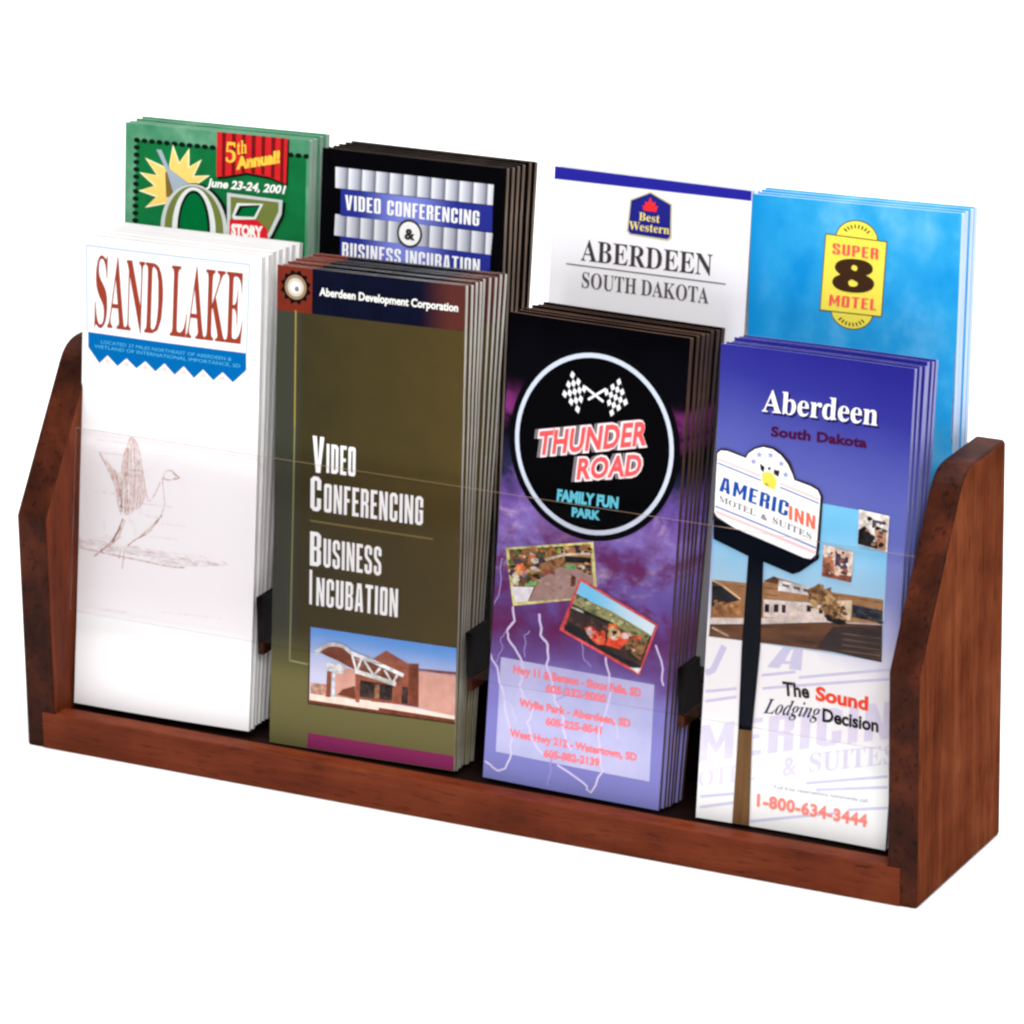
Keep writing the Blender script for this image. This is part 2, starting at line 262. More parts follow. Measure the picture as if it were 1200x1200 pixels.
# ------------------------------------------------------------------ lettering
SERIF, ITALIC = [{"S":[195,[[21,-5,21,79,31,79,38,57,46,39,56,25,68,15,82,9,98,7,110,9,120,12,128,18,135,26,138,35,139,45,136,58,127,70,112,80,81,95,64,105,49,116,38,126,31,138,26,151,25,166,26,179,29,191,34,201,40,211,48,218,58,225,68,229,80,232,92,233,115,231,141,224,146,223,150,222,155,223,158,227,160,233,170,233,170,160,161,160,157,172,153,182,147,192,140,201,132,208,124,214,115,219,106,221,97,222,86,221,77,218,70,213,64,207,61,199,60,190,61,182,64,175,69,168,75,162,84,157,94,151,127,136,139,130,150,123,159,117,166,109,171,102,175,94,180,66,179,53,175,40,169,29,162,19,152,11,140,4,127,-1,112,-4,96,-5,79,-4,63,0,49,5,42,6,35,4,31,-5]]],"A":[218,[[-4,0,-4,9,12,15,25,37,103,233,112,233,192,43,206,17,210,13,215,10,222,9,222,0,115,0,115,9,130,11,139,15,142,23,136,41,126,66,52,66,39,35,38,29,37,24,40,16,48,11,62,9,64,9,64,0],[57,80,121,80,88,160]]],"N":[247,[[201,-5,53,175,53,39,54,29,56,21,59,15,65,12,73,10,83,9,83,0,9,0,9,9,27,12,36,21,38,39,38,194,18,217,9,219,9,228,78,228,195,84,195,189,193,207,184,216,166,219,166,228,240,228,240,219,229,218,222,216,217,212,213,207,212,199,211,188,211,-5]]],"D":[248,[[10,0,10,9,19,10,27,12,31,15,34,20,36,27,37,37,37,187,36,199,34,207,30,213,25,217,17,219,7,219,7,228,111,228,148,224,178,215,203,198,220,176,231,148,234,114,221,51,181,13,114,0],[111,12,131,15,147,23,160,37,168,57,174,83,175,115,168,171,147,205,111,217,95,212,91,192,91,36,95,17]]],"L":[213,[[8,0,8,9,18,10,26,12,31,16,35,21,37,30,37,40,37,189,37,199,35,207,31,212,26,216,18,218,8,219,8,228,125,228,125,219,104,217,94,208,91,189,91,41,93,24,100,16,117,14,132,14,146,16,157,20,168,25,177,31,185,40,192,50,199,63,204,77,214,77,201,0]]],"K":[255,[[8,0,8,9,18,10,26,12,32,16,35,21,37,30,38,40,38,189,37,199,35,207,31,212,26,216,18,218,8,219,8,228,121,228,121,219,102,216,94,208,91,189,91,117,161,187,168,195,173,203,174,209,171,215,161,218,145,219,145,228,243,228,243,219,238,219,218,215,196,202,172,180,135,142,232,23,243,12,260,9,260,0,140,0,140,9,153,9,161,10,167,17,158,33,100,107,91,99,91,40,92,30,94,21,97,16,103,12,111,10,121,9,121,0]]],"E":[221,[[7,0,7,8,18,9,26,11,31,15,35,20,37,28,38,39,38,184,37,197,35,207,31,213,26,216,18,219,8,219,8,228,199,228,199,160,192,160,188,179,180,193,170,203,156,210,138,214,116,215,100,214,93,208,91,194,91,123,97,123,110,124,121,128,130,134,136,144,141,157,144,173,152,173,152,59,144,59,142,72,140,82,137,91,132,98,127,103,120,107,113,109,103,111,93,111,91,111,91,34,96,17,115,14,131,14,145,16,157,19,167,24,177,30,185,37,193,47,200,58,206,72,215,72,201,0]]],"B":[221,[[8,0,8,9,18,10,26,12,31,16,35,22,37,30,37,41,37,184,35,206,26,216,8,219,8,228,110,228,159,222,188,204,198,175,192,151,174,134,143,124,180,112,202,92,209,66,207,47,199,30,186,17,168,8,145,2,119,0],[91,126,94,126,110,127,123,130,132,136,138,145,141,157,142,173,142,186,139,198,135,206,128,212,119,216,108,217,94,212,91,195],[111,12,124,13,134,18,142,25,146,34,149,48,150,64,149,81,145,94,139,104,129,110,116,114,99,116,91,116,91,33,95,17]]],"R":[236,[[8,0,8,9,18,10,26,12,31,16,35,21,37,30,37,40,37,189,37,199,35,207,31,212,26,216,18,218,8,219,8,228,108,228,139,226,164,221,184,213,197,201,206,186,209,167,203,143,186,124,157,112,216,25,226,13,239,9,240,9,240,0,169,0,101,106,91,106,91,40,92,30,94,21,97,16,102,12,110,10,121,9,121,0],[91,117,102,117,118,118,130,122,140,129,146,139,150,152,152,168,147,194,134,210,112,216,95,211,91,193]]],"O":[263,[[130,-5,114,-4,99,-1,84,4,71,11,58,19,47,29,37,40,29,53,22,67,18,82,15,97,14,114,15,130,18,146,22,161,29,175,37,187,47,199,59,209,71,217,85,224,100,229,116,232,133,233,149,232,164,229,179,224,192,217,204,209,216,199,225,188,234,175,240,162,245,147,248,131,249,114,248,97,245,82,240,67,234,53,225,40,215,29,204,19,191,11,177,4,163,-1,147,-4],[132,6,164,18,183,54,190,114,188,146,183,173,174,194,162,209,147,219,130,222,98,210,79,174,73,114,74,81,80,55,89,34,101,18,115,9]]],"U":[246,[[124,-6,96,-4,74,3,57,14,46,30,39,52,37,78,37,189,36,199,34,207,30,212,25,216,17,218,7,219,7,228,120,228,120,219,101,216,93,208,90,189,90,70,92,52,95,37,102,26,111,18,122,13,137,11,170,19,190,42,196,80,196,189,195,199,193,206,190,212,184,215,176,218,164,219,164,228,237,228,237,219,228,217,221,215,216,211,214,205,212,198,211,189,211,91,209,59,202,34,190,16,173,4,151,-4]]],"T":[212,[[46,0,46,9,57,9,65,12,71,15,75,21,77,29,78,40,78,217,75,217,58,215,44,210,33,202,24,190,18,176,14,159,5,159,5,228,205,228,205,158,197,158,187,191,166,210,134,217,132,217,132,40,132,29,135,21,138,15,144,12,153,9,164,9,164,0]]],"H":[262,[[8,0,8,9,18,10,26,12,31,16,35,21,37,30,37,40,37,189,37,199,35,207,31,212,26,216,18,218,8,219,8,228,121,228,121,219,102,216,93,208,91,189,91,125,171,125,171,189,169,208,160,216,141,219,141,228,254,228,254,219,243,218,235,215,230,212,227,207,225,199,225,189,225,40,225,30,227,22,231,16,236,12,243,10,254,9,254,0,141,0,141,9,151,10,159,12,165,15,168,21,170,29,171,40,171,110,91,110,91,40,92,30,94,21,97,16,102,12,110,10,121,9,121,0]]],"M":[317,[[7,0,7,9,17,10,25,12,31,16,35,21,37,29,38,40,38,191,35,208,26,216,7,219,7,228,92,228,158,71,225,228,309,228,309,219,299,218,292,215,286,212,283,206,281,199,280,189,280,43,282,21,291,12,308,9,308,0,198,0,198,9,216,12,225,22,227,42,227,199,144,0,135,0,53,194,53,40,54,29,56,20,60,15,66,11,74,9,85,9,85,0]]],"W":[306,[[85,-5,16,196,8,214,-8,219,-8,228,90,228,90,219,75,216,70,205,74,186,111,77,150,176,143,199,134,215,115,219,115,228,220,228,220,219,207,218,199,213,196,206,199,193,237,83,270,185,274,203,269,215,252,219,252,228,312,228,312,219,297,211,287,190,223,-5,214,-5,158,154,95,-5]]],"I":[130,[[7,0,7,9,17,10,25,13,31,16,34,21,37,28,38,38,38,193,37,203,35,209,32,214,26,217,18,218,7,219,7,228,122,228,122,219,112,218,103,217,98,214,94,209,92,203,91,193,91,39,94,22,103,13,123,9,123,0]]],"V":[214,[[106,-6,22,190,11,210,7,214,1,218,-7,219,-7,228,105,228,105,219,83,216,76,205,81,189,129,72,174,189,177,204,171,216,149,219,149,228,221,228,221,219,204,214,191,191,115,-6]]],"C":[234,[[128,-5,107,-4,87,1,69,10,53,21,39,36,28,52,20,71,15,92,13,114,15,136,20,157,28,175,39,192,53,206,69,217,88,226,108,231,130,233,146,231,164,227,184,220,194,218,201,219,206,224,210,233,218,233,218,154,210,154,201,173,191,190,178,203,164,214,149,220,133,222,99,210,79,173,72,113,79,57,102,23,139,12,152,13,166,16,179,22,192,30,203,41,214,53,224,44,198,17,166,0]]],"G":[254,[[134,-5,111,-3,90,2,71,10,54,21,40,35,29,51,20,70,15,91,14,115,15,137,20,157,29,176,40,192,54,206,70,218,88,226,107,231,129,233,146,231,165,227,185,220,194,218,203,221,210,233,219,233,219,154,210,154,205,167,198,179,191,189,183,199,174,207,165,213,155,218,144,221,134,222,100,210,80,174,73,114,75,82,80,55,90,34,103,19,119,9,138,6,149,7,158,10,164,14,168,19,170,27,171,36,171,64,171,73,168,80,165,85,159,88,150,90,138,91,138,99,250,99,250,91,240,90,233,88,228,85,225,81,224,74,223,64,223,14,194,4,164,-3]]],"a":[172,[[127,-5,113,-3,104,5,100,17,84,5,67,-2,48,-4,37,-3,28,0,20,6,15,13,11,22,10,32,12,45,20,58,32,68,49,77,71,86,99,95,99,121,99,129,97,136,93,141,89,145,82,147,74,148,62,147,54,143,52,137,57,128,61,116,55,101,39,95,22,102,16,118,17,126,20,133,25,139,31,145,38,150,47,154,57,157,69,159,81,159,103,158,119,153,132,146,140,136,145,122,146,105,146,31,147,20,152,17,160,21,165,14,153,3,141,-3],[76,17,87,20,99,32,99,85,77,76,64,61,59,42,61,28,66,20]]],"b":[180,[[21,-6,21,194,18,214,4,220,4,228,69,228,69,139,81,150,95,157,110,159,122,158,132,155,142,149,150,142,157,133,163,123,167,111,170,97,171,83,170,67,167,51,161,38,154,25,145,15,135,6,123,0,110,-4,96,-5,81,-3,67,3,52,14,27,-6],[91,7,102,9,110,15,116,25,120,39,122,57,123,80,122,99,119,114,116,125,110,134,102,138,92,140,78,135,69,121,69,34,72,19,79,10]]],"e":[150,[[77,-5,64,-4,53,0,42,5,33,13,25,23,18,34,14,48,11,62,10,79,11,94,14,108,19,120,26,131,34,141,43,149,54,155,66,158,79,159,97,157,112,151,124,140,134,126,139,108,141,87,141,83,58,83,63,49,77,28,100,21,112,24,124,31,135,43,142,36,124,13,102,0],[58,96,101,96,101,107,100,120,99,131,97,139,93,144,88,147,81,148,68,143,61,128,58,102]]],"r":[144,[[9,0,9,8,23,13,26,28,26,126,23,143,10,147,10,155,73,155,73,126,79,136,86,144,94,151,101,155,109,158,117,159,125,158,132,156,138,152,142,147,144,140,145,133,139,117,124,111,111,115,103,125,94,130,81,121,77,114,75,106,75,96,75,28,79,13,99,8,99,0]]],"d":[185,[[70,-5,59,-4,48,0,39,5,30,13,23,22,17,33,13,46,11,59,10,74,11,90,13,105,18,119,24,131,32,141,41,149,51,154,61,158,73,159,88,157,100,151,111,140,111,200,106,215,88,220,88,228,160,228,160,38,162,20,177,14,177,5,157,4,136,1,111,-5,111,19,101,6,87,-2],[86,14,101,21,111,38,111,121,103,135,87,140,78,139,70,133,65,125,62,113,59,96,59,77,59,57,61,41,65,29,70,21,77,16]]],"n":[190,[[9,0,9,8,22,13,26,28,26,127,23,142,9,147,9,155,74,155,74,134,87,148,103,156,122,159,146,153,160,135,165,106,165,28,169,13,182,8,182,0,101,0,101,8,103,8,111,10,116,17,118,28,118,108,115,129,101,136,91,134,82,128,74,118,74,28,77,13,90,8,90,0]]],"s":[144,[[76,-5,66,-4,55,-2,43,3,37,4,26,-4,18,-4,18,53,27,53,30,40,36,29,43,19,52,13,61,9,70,7,89,13,96,29,94,38,88,46,78,52,53,65,43,71,34,77,27,85,22,92,19,101,18,110,20,123,25,135,32,145,43,153,56,158,71,160,83,158,99,154,103,153,106,152,115,160,122,160,122,111,114,111,110,122,105,131,98,139,91,144,83,147,75,148,58,143,52,130,58,116,73,106,96,95,106,89,114,83,121,76,125,68,128,58,129,47,127,32,122,20,114,9,103,1,90,-3]]],"t":[114,[[62,-5,50,-4,40,0,33,5,28,13,25,23,24,36,24,139,10,139,10,150,44,185,64,212,72,212,72,155,104,155,104,139,72,139,72,41,75,25,84,20,91,22,98,28,103,37,111,33,99,12,82,-1]]],"w":[217,[[61,-5,8,132,3,142,-5,147,-5,155,69,155,69,147,60,145,57,138,58,133,60,126,83,63,105,118,100,133,95,144,84,147,84,155,162,155,162,147,154,145,149,143,148,138,148,134,149,131,168,71,191,128,193,138,190,144,178,147,178,155,223,155,223,147,212,142,206,129,152,-5,144,-5,111,98,70,-5]]],"u":[187,[[65,-5,52,-4,41,1,33,9,27,19,24,32,23,48,23,124,20,141,6,147,6,155,71,155,71,37,75,23,88,18,98,19,107,25,114,33,114,124,110,142,95,147,95,155,162,155,162,35,166,19,180,15,180,6,160,5,138,1,114,-5,114,20,108,13,101,7,93,2,84,-2,75,-4]]],"h":[190,[[9,0,9,8,22,13,26,28,26,199,23,215,9,220,9,228,74,228,74,133,88,148,103,156,122,159,146,153,160,135,165,106,165,28,169,13,182,8,182,0,101,0,101,8,103,8,111,10,116,17,118,28,118,108,115,129,101,136,91,134,82,128,74,118,74,28,77,13,90,8,90,0]]],"l":[100,[[9,0,9,8,23,13,26,28,26,199,24,215,10,220,10,228,74,228,74,28,77,13,90,8,90,0]]],"o":[168,[[84,-5,70,-4,57,0,45,6,35,14,26,24,19,35,14,48,10,62,9,77,10,92,14,106,19,119,26,131,35,141,45,149,57,154,70,158,84,159,98,158,111,155,123,149,133,141,142,131,149,120,154,107,157,93,158,77,157,61,154,47,149,34,142,23,133,13,123,5,111,0,98,-4],[84,6,93,7,99,12,104,19,109,41,110,77,109,103,107,123,104,135,99,143,92,148,84,149,76,148,69,143,64,135,61,122,59,103,58,77,60,41,64,19,69,12,76,7]]],"0":[188,[[94,-3,75,-2,59,4,45,12,34,24,26,38,19,55,15,75,12,97,11,121,12,144,15,166,19,185,26,202,34,217,45,228,59,236,75,241,94,243,113,241,128,236,142,228,152,217,161,202,168,185,173,166,175,144,176,120,175,96,173,75,168,55,161,38,152,24,141,12,128,4,112,-2],[94,18,105,21,113,30,119,45,122,66,124,91,124,120,124,150,122,175,119,195,113,209,105,218,94,221,83,218,75,209,70,195,66,175,64,150,63,120,64,91,66,66,70,45,75,30,83,21]]],"1":[188,[[33,0,33,18,60,18,73,22,77,40,77,208,54,183,47,177,40,174,34,173,20,180,14,198,37,206,66,224,89,241,127,241,127,40,130,24,144,18,171,18,171,0]]],"2":[188,[[12,0,12,35,61,85,74,99,85,111,93,123,100,133,105,143,109,153,111,164,113,174,113,186,112,197,110,207,106,214,101,219,94,222,87,223,77,221,69,216,63,208,59,197,57,182,56,165,44,165,34,168,25,172,18,178,14,187,13,198,14,206,17,213,21,220,28,227,36,232,46,237,58,240,72,242,87,243,110,241,129,236,144,228,155,217,162,203,164,187,160,165,146,140,119,110,77,69,44,37,122,37,140,43,150,60,152,71,172,71,171,0]]],"3":[188,[[82,-3,66,-3,52,-1,40,2,31,7,23,12,17,17,13,24,10,30,9,37,10,45,13,51,18,56,24,60,31,62,38,63,39,50,43,39,49,31,58,25,68,21,79,20,100,25,106,28,111,33,115,40,118,48,120,58,121,70,119,82,115,92,107,101,97,108,84,112,69,113,48,113,48,134,70,134,83,136,94,140,102,148,108,158,111,170,112,184,112,195,109,204,105,212,100,218,93,221,85,223,77,222,71,219,66,215,58,196,56,171,43,171,32,174,24,178,17,184,13,191,12,200,14,212,20,222,31,231,45,238,64,242,86,243,109,242,127,237,143,229,155,218,162,205,164,188,162,174,157,162,149,151,138,141,126,134,112,128,140,119,148,114,156,108,163,101,168,92,171,81,172,69,171,56,169,45,165,35,159,26,152,19,144,12,135,7,126,3,115,0]]],"4":[188,[[60,0,60,18,70,18,89,22,94,26,96,33,97,42,97,62,4,62,4,83,100,240,146,240,146,85,181,85,181,62,146,62,146,42,147,33,150,26,154,22,174,18,178,18,178,0],[28,85,97,85,97,143,98,175,100,208,95,197,87,183,79,169,73,160]]],"5":[188,[[82,-3,67,-3,53,-1,42,3,33,7,26,12,20,18,13,37,14,44,17,50,21,55,40,60,44,42,55,26,61,23,69,21,77,20,98,25,104,29,109,35,113,42,116,50,118,61,119,74,117,89,113,102,107,111,98,118,86,122,73,124,52,122,36,118,20,124,31,240,158,240,160,179,140,179,138,190,133,199,122,203,52,203,47,141,63,144,84,146,108,144,129,138,146,128,159,114,167,96,170,74,169,60,166,48,162,37,156,28,149,20,141,14,132,8,123,4,113,1]]],"8":[188,[[92,-3,74,-2,59,1,46,5,35,12,26,20,19,29,14,39,11,50,10,61,12,75,16,87,24,97,34,105,46,114,59,121,47,129,37,138,29,148,23,158,19,170,18,182,19,192,21,202,25,212,31,220,39,228,50,234,62,239,78,242,96,243,117,241,135,236,149,226,159,214,165,200,167,184,166,172,162,161,155,152,146,145,135,137,122,130,140,120,154,110,165,100,172,89,176,77,178,63,175,44,168,28,155,14,138,4,117,-1],[101,141,109,146,115,152,119,158,122,166,124,175,125,185,121,203,111,218,94,224,85,222,78,219,73,213,68,205,66,196,65,186,66,175,69,166,75,159,82,153,91,147],[93,16,104,17,113,21,121,28,126,36,130,46,131,58,130,68,126,77,119,85,110,92,98,100,82,108,63,89,59,81,56,71,55,60,57,48,60,37,66,28,74,21,83,17]]]},{"L":[213,[[-17,0,-17,8,0,10,11,20,19,43,57,184,60,200,55,213,36,217,36,225,142,225,142,217,124,214,113,204,105,183,68,41,64,21,71,14,81,12,94,12,115,13,133,18,149,25,163,36,175,49,186,67,196,67,175,0]]],"o":[158,[[48,-5,33,-3,21,2,10,10,2,21,-3,34,-5,49,-4,61,-2,74,3,86,9,98,16,110,24,120,33,130,43,138,54,145,65,151,76,154,88,155,104,153,117,148,128,141,136,130,141,117,142,101,142,89,139,77,135,65,129,53,122,41,114,31,105,21,95,12,84,5,73,0,61,-4],[52,7,67,15,81,37,92,66,100,96,103,120,101,133,95,141,86,144,71,136,57,115,45,86,37,56,35,29,36,17,42,9]]],"d":[167,[[28,-5,17,-3,9,1,2,7,-4,16,-7,27,-8,41,-7,52,-5,63,-2,74,3,85,8,96,14,107,22,118,30,127,39,136,53,146,68,153,82,155,91,154,99,151,106,147,119,190,121,199,122,206,117,214,102,216,102,225,135,229,171,235,119,41,116,30,115,24,119,20,128,26,141,44,148,39,139,26,131,15,123,6,115,0,107,-3,99,-5,88,-2,81,5,79,17,82,38,73,25,65,14,56,6,48,0,38,-4],[48,21,63,29,78,50,90,77,98,104,101,125,99,134,95,140,89,142,75,134,60,116,47,90,37,63,33,39,37,26]]],"g":[149,[[39,-70,20,-68,4,-65,-9,-59,-18,-52,-24,-43,-26,-33,-24,-25,-21,-19,-15,-13,-7,-7,3,-2,16,3,7,10,1,18,-1,26,6,42,29,57,10,74,4,94,5,105,9,115,14,124,21,133,30,140,40,146,51,151,62,154,75,155,92,153,108,147,122,138,151,138,149,124,131,124,132,119,132,112,131,101,128,91,122,82,115,73,106,66,96,60,84,56,72,53,59,52,42,53,33,42,34,38,39,34,47,32,67,25,91,16,108,4,113,-2,116,-10,117,-18,115,-28,112,-37,106,-45,99,-52,90,-58,79,-63,67,-67,53,-69],[58,62,64,63,69,66,75,71,87,94,90,103,92,113,92,123,91,135,86,141,78,144,72,143,66,140,61,134,48,111,43,82,45,71,50,65],[42,-58,53,-58,63,-55,71,-51,76,-46,80,-40,81,-33,80,-26,76,-21,69,-16,30,-2,15,-11,7,-20,4,-31,5,-38,9,-45,15,-51,23,-55,32,-58]]],"i":[97,[[66,186,50,192,44,208,50,224,66,230,81,224,88,208,81,192],[25,-4,7,3,0,20,2,32,5,44,22,105,25,118,27,127,25,132,20,135,13,136,10,136,9,145,44,149,75,155,45,43,42,28,47,21,54,24,61,32,71,45,78,40,60,16,43,1]]],"n":[179,[[106,-5,94,-2,86,6,84,20,88,42,98,77,110,111,113,123,106,130,94,126,82,115,68,95,61,83,55,69,49,54,43,37,38,19,33,0,-7,0,21,105,25,120,26,127,24,132,20,135,12,136,9,136,8,145,76,155,58,97,70,115,82,130,93,141,105,149,116,153,128,155,142,152,150,144,153,130,151,113,142,85,124,29,130,21,140,28,152,45,160,40,150,26,141,15,133,7,124,0,116,-3]]]}]
_fc = {}


def block_font():
    """tall condensed block capitals, cap height 1: (width, contours)"""
    s, w = 0.125, 0.32

    def rr(x0, y0, x1, y1, r):
        o = []
        for cx, cy, a in ((x1 - r, y1 - r, 0), (x0 + r, y1 - r, 90), (x0 + r, y0 + r, 180), (x1 - r, y0 + r, 270)):
            for k in range(4):
                q = math.radians(a + k * 30)
                o.append((cx + r * math.cos(q), cy + r * math.sin(q)))
        return o
    r, hole = 0.09, rr(s, s, w - s, 1 - s, 0.03)
    G = {}
    G['I'] = (s, [[(0, 0), (0, 1), (s, 1), (s, 0)]])
    G['O'] = (w, [rr(0, 0, w, 1, r), hole])
    G['D'] = (w, [[(0, 0), (0, 1), (w - r, 1), (w, 1 - r), (w, r), (w - r, 0)], hole])
    cc = [(w, .62), (w, 1 - r), (w - r, 1), (r, 1), (0, 1 - r), (0, r), (r, 0), (w - r, 0), (w, r)]
    ci = [(w - s, s), (s, s), (s, 1 - s), (w - s, 1 - s), (w - s, .62)]
    G['C'] = (w, [cc + [(w, .38), (w - s, .38)] + ci])
    G['G'] = (w, [cc + [(w, .53), (w * .5, .53), (w * .5, .42), (w - s, .42)] + ci])
    G['E'] = (w * .85, [[(0, 0), (0, 1), (w * .85, 1), (w * .85, 1 - s), (s, 1 - s), (s, .57), (w * .75, .57), (w * .75, .45), (s, .45), (s, s), (w * .85, s), (w * .85, 0)]])
    G['F'] = (w * .82, [[(0, 0), (0, 1), (w * .82, 1), (w * .82, 1 - s), (s, 1 - s), (s, .57), (w * .72, .57), (w * .72, .45), (s, .45), (s, 0)]])
    G['L'] = (w * .8, [[(0, 0), (0, 1), (s, 1), (s, s), (w * .8, s), (w * .8, 0)]])
    G['N'] = (w * 1.08, [[(0, 0), (0, 1), (s, 1), (w * 1.08 - s * .9, .42), (w * 1.08 - s * .9, 1), (w * 1.08, 1), (w * 1.08, 0), (w * 1.08 - s, 0), (s * .9, .58), (s * .9, 0)]])
    G['M'] = (w * 1.35, [[(0, 0), (0, 1), (s, 1), (w * .675, .45), (w * 1.35 - s, 1), (w * 1.35, 1), (w * 1.35, 0), (w * 1.35 - s * .9, 0), (w * 1.35 - s * .9, .55), (w * .675, .15), (s * .9, .55), (s * .9, 0)]])
    G['R'] = (w, [[(0, 0), (0, 1), (w - r, 1), (w, 1 - r), (w, .58), (w - .05, .5), (w, .42), (w, 0), (w - s, 0), (w - s, .40), (w - s - .03, .44), (s, .44), (s, 0)], [(s, .56), (s, 1 - s), (w - s, 1 - s), (w - s, .56)]])
    G['P'] = (w, [[(0, 0), (0, 1), (w - r, 1), (w, 1 - r), (w, .50), (w - r, .41), (s, .41), (s, 0)], [(s, .53), (s, 1 - s), (w - s, 1 - s), (w - s, .53)]])
    G['B'] = (w, [[(0, 0), (0, 1), (w - r, 1), (w, 1 - r), (w, .60), (w - .05, .52), (w, .44), (w, r), (w - r, 0)], [(s, .57), (s, 1 - s), (w - s, 1 - s), (w - s, .57)], [(s, s), (s, .46), (w - s, .46), (w - s, s)]])
    G['S'] = (w, [[(w, .68), (w, 1 - r), (w - r, 1), (r, 1), (0, 1 - r), (0, .62), (.04, .53), (w - s, .38), (w - s, s), (s, s), (s, .32), (0, .32), (0, r), (r, 0), (w - r, 0), (w, r), (w, .38), (w - .04, .47), (s, .62), (s, 1 - s), (w - s, 1 - s), (w - s, .68)]])
    G['A'] = (w * 1.1, [[(0, 0), (w * .55 - .09, 1), (w * .55 + .09, 1), (w * 1.1, 0), (w * 1.1 - s, 0), (w * 1.1 - s - .012, .2), (s + .012, .2), (s, 0)], [(s + .025, .32), (w * .55 - .012, .80), (w * .55 + .012, .80), (w * 1.1 - s - .025, .32)]])
    G['T'] = (w, [[(w / 2 - s / 2, 0), (w / 2 - s / 2, 1 - s), (0, 1 - s), (0, 1), (w, 1), (w, 1 - s), (w / 2 + s / 2, 1 - s), (w / 2 + s / 2, 0)]])
    G['U'] = (w, [[(0, 1), (s, 1), (s, s), (w - s, s), (w - s, 1), (w, 1), (w, r), (w - r, 0), (r, 0), (0, r)]])
    G['V'] = (w * 1.1, [[(0, 1), (s, 1), (w * .55, .30), (w * 1.1 - s, 1), (w * 1.1, 1), (w * .55 + s * .55, 0), (w * .55 - s * .55, 0)]])
    return {k: [int((a + .085) * 500), [[int(round(q * 500)) for p in c for q in p] for c in cs]] for k, (a, cs) in G.items()}


BLOCK = block_font()


def glyph_mesh(s, font, bold, track):
    """flat triangles of a line of text, normalised: x 0..1 over the line, y 0..1 over the cap height"""
    key = (s, font, bold, track)
    if key in _fc:
        return _fc[key]
    if font == 'sans':
        cu = bpy.data.curves.new('text', 'FONT')
        cu.body = s
        cu.resolution_u = 3
        cu.space_character = track
        cap = 0.70
    else:
        cu = bpy.data.curves.new('text', 'CURVE')
        cu.dimensions = '2D'
        x = 0
        src = {'serif': SERIF, 'italic': ITALIC, 'block': BLOCK}[font]
        for ch in s:
            if ch == ' ':
                x += 80
                continue
            adv, sp = src.get(ch) or SERIF[ch]
            for pts in sp:
                spl = cu.splines.new('POLY')
                n = len(pts) // 2
                spl.points.add(n - 1)
                for i in range(n):
                    spl.points[i].co = ((pts[2 * i] + x) / 500.0, pts[2 * i + 1] / 500.0, 0, 1)
                spl.use_cyclic_u = True
            x += int(adv * track)
        cap = 1.0 if font == 'block' else 0.445
    cu.fill_mode = 'BOTH' if font == 'sans' else 'FRONT'
    cu.fill_mode = 'FRONT'
    cu.offset = bold
    ob = bpy.data.objects.new('text', cu)
    COL.objects.link(ob)
    dg = bpy.context.evaluated_depsgraph_get()
    me = bpy.data.meshes.new_from_object(ob.evaluated_get(dg))
    vs = [v.co.copy() for v in me.vertices]
    fs = [tuple(p.vertices) for p in me.polygons]
    bpy.data.objects.remove(ob)
    bpy.data.meshes.remove(me)
    bpy.data.curves.remove(cu)
    x0 = min(v.x for v in vs) + bold
    x1 = max(v.x for v in vs) - bold
    vs = [((v.x - x0) / (x1 - x0), v.y / cap) for v in vs]
    _fc[key] = (vs, fs)
    return _fc[key]


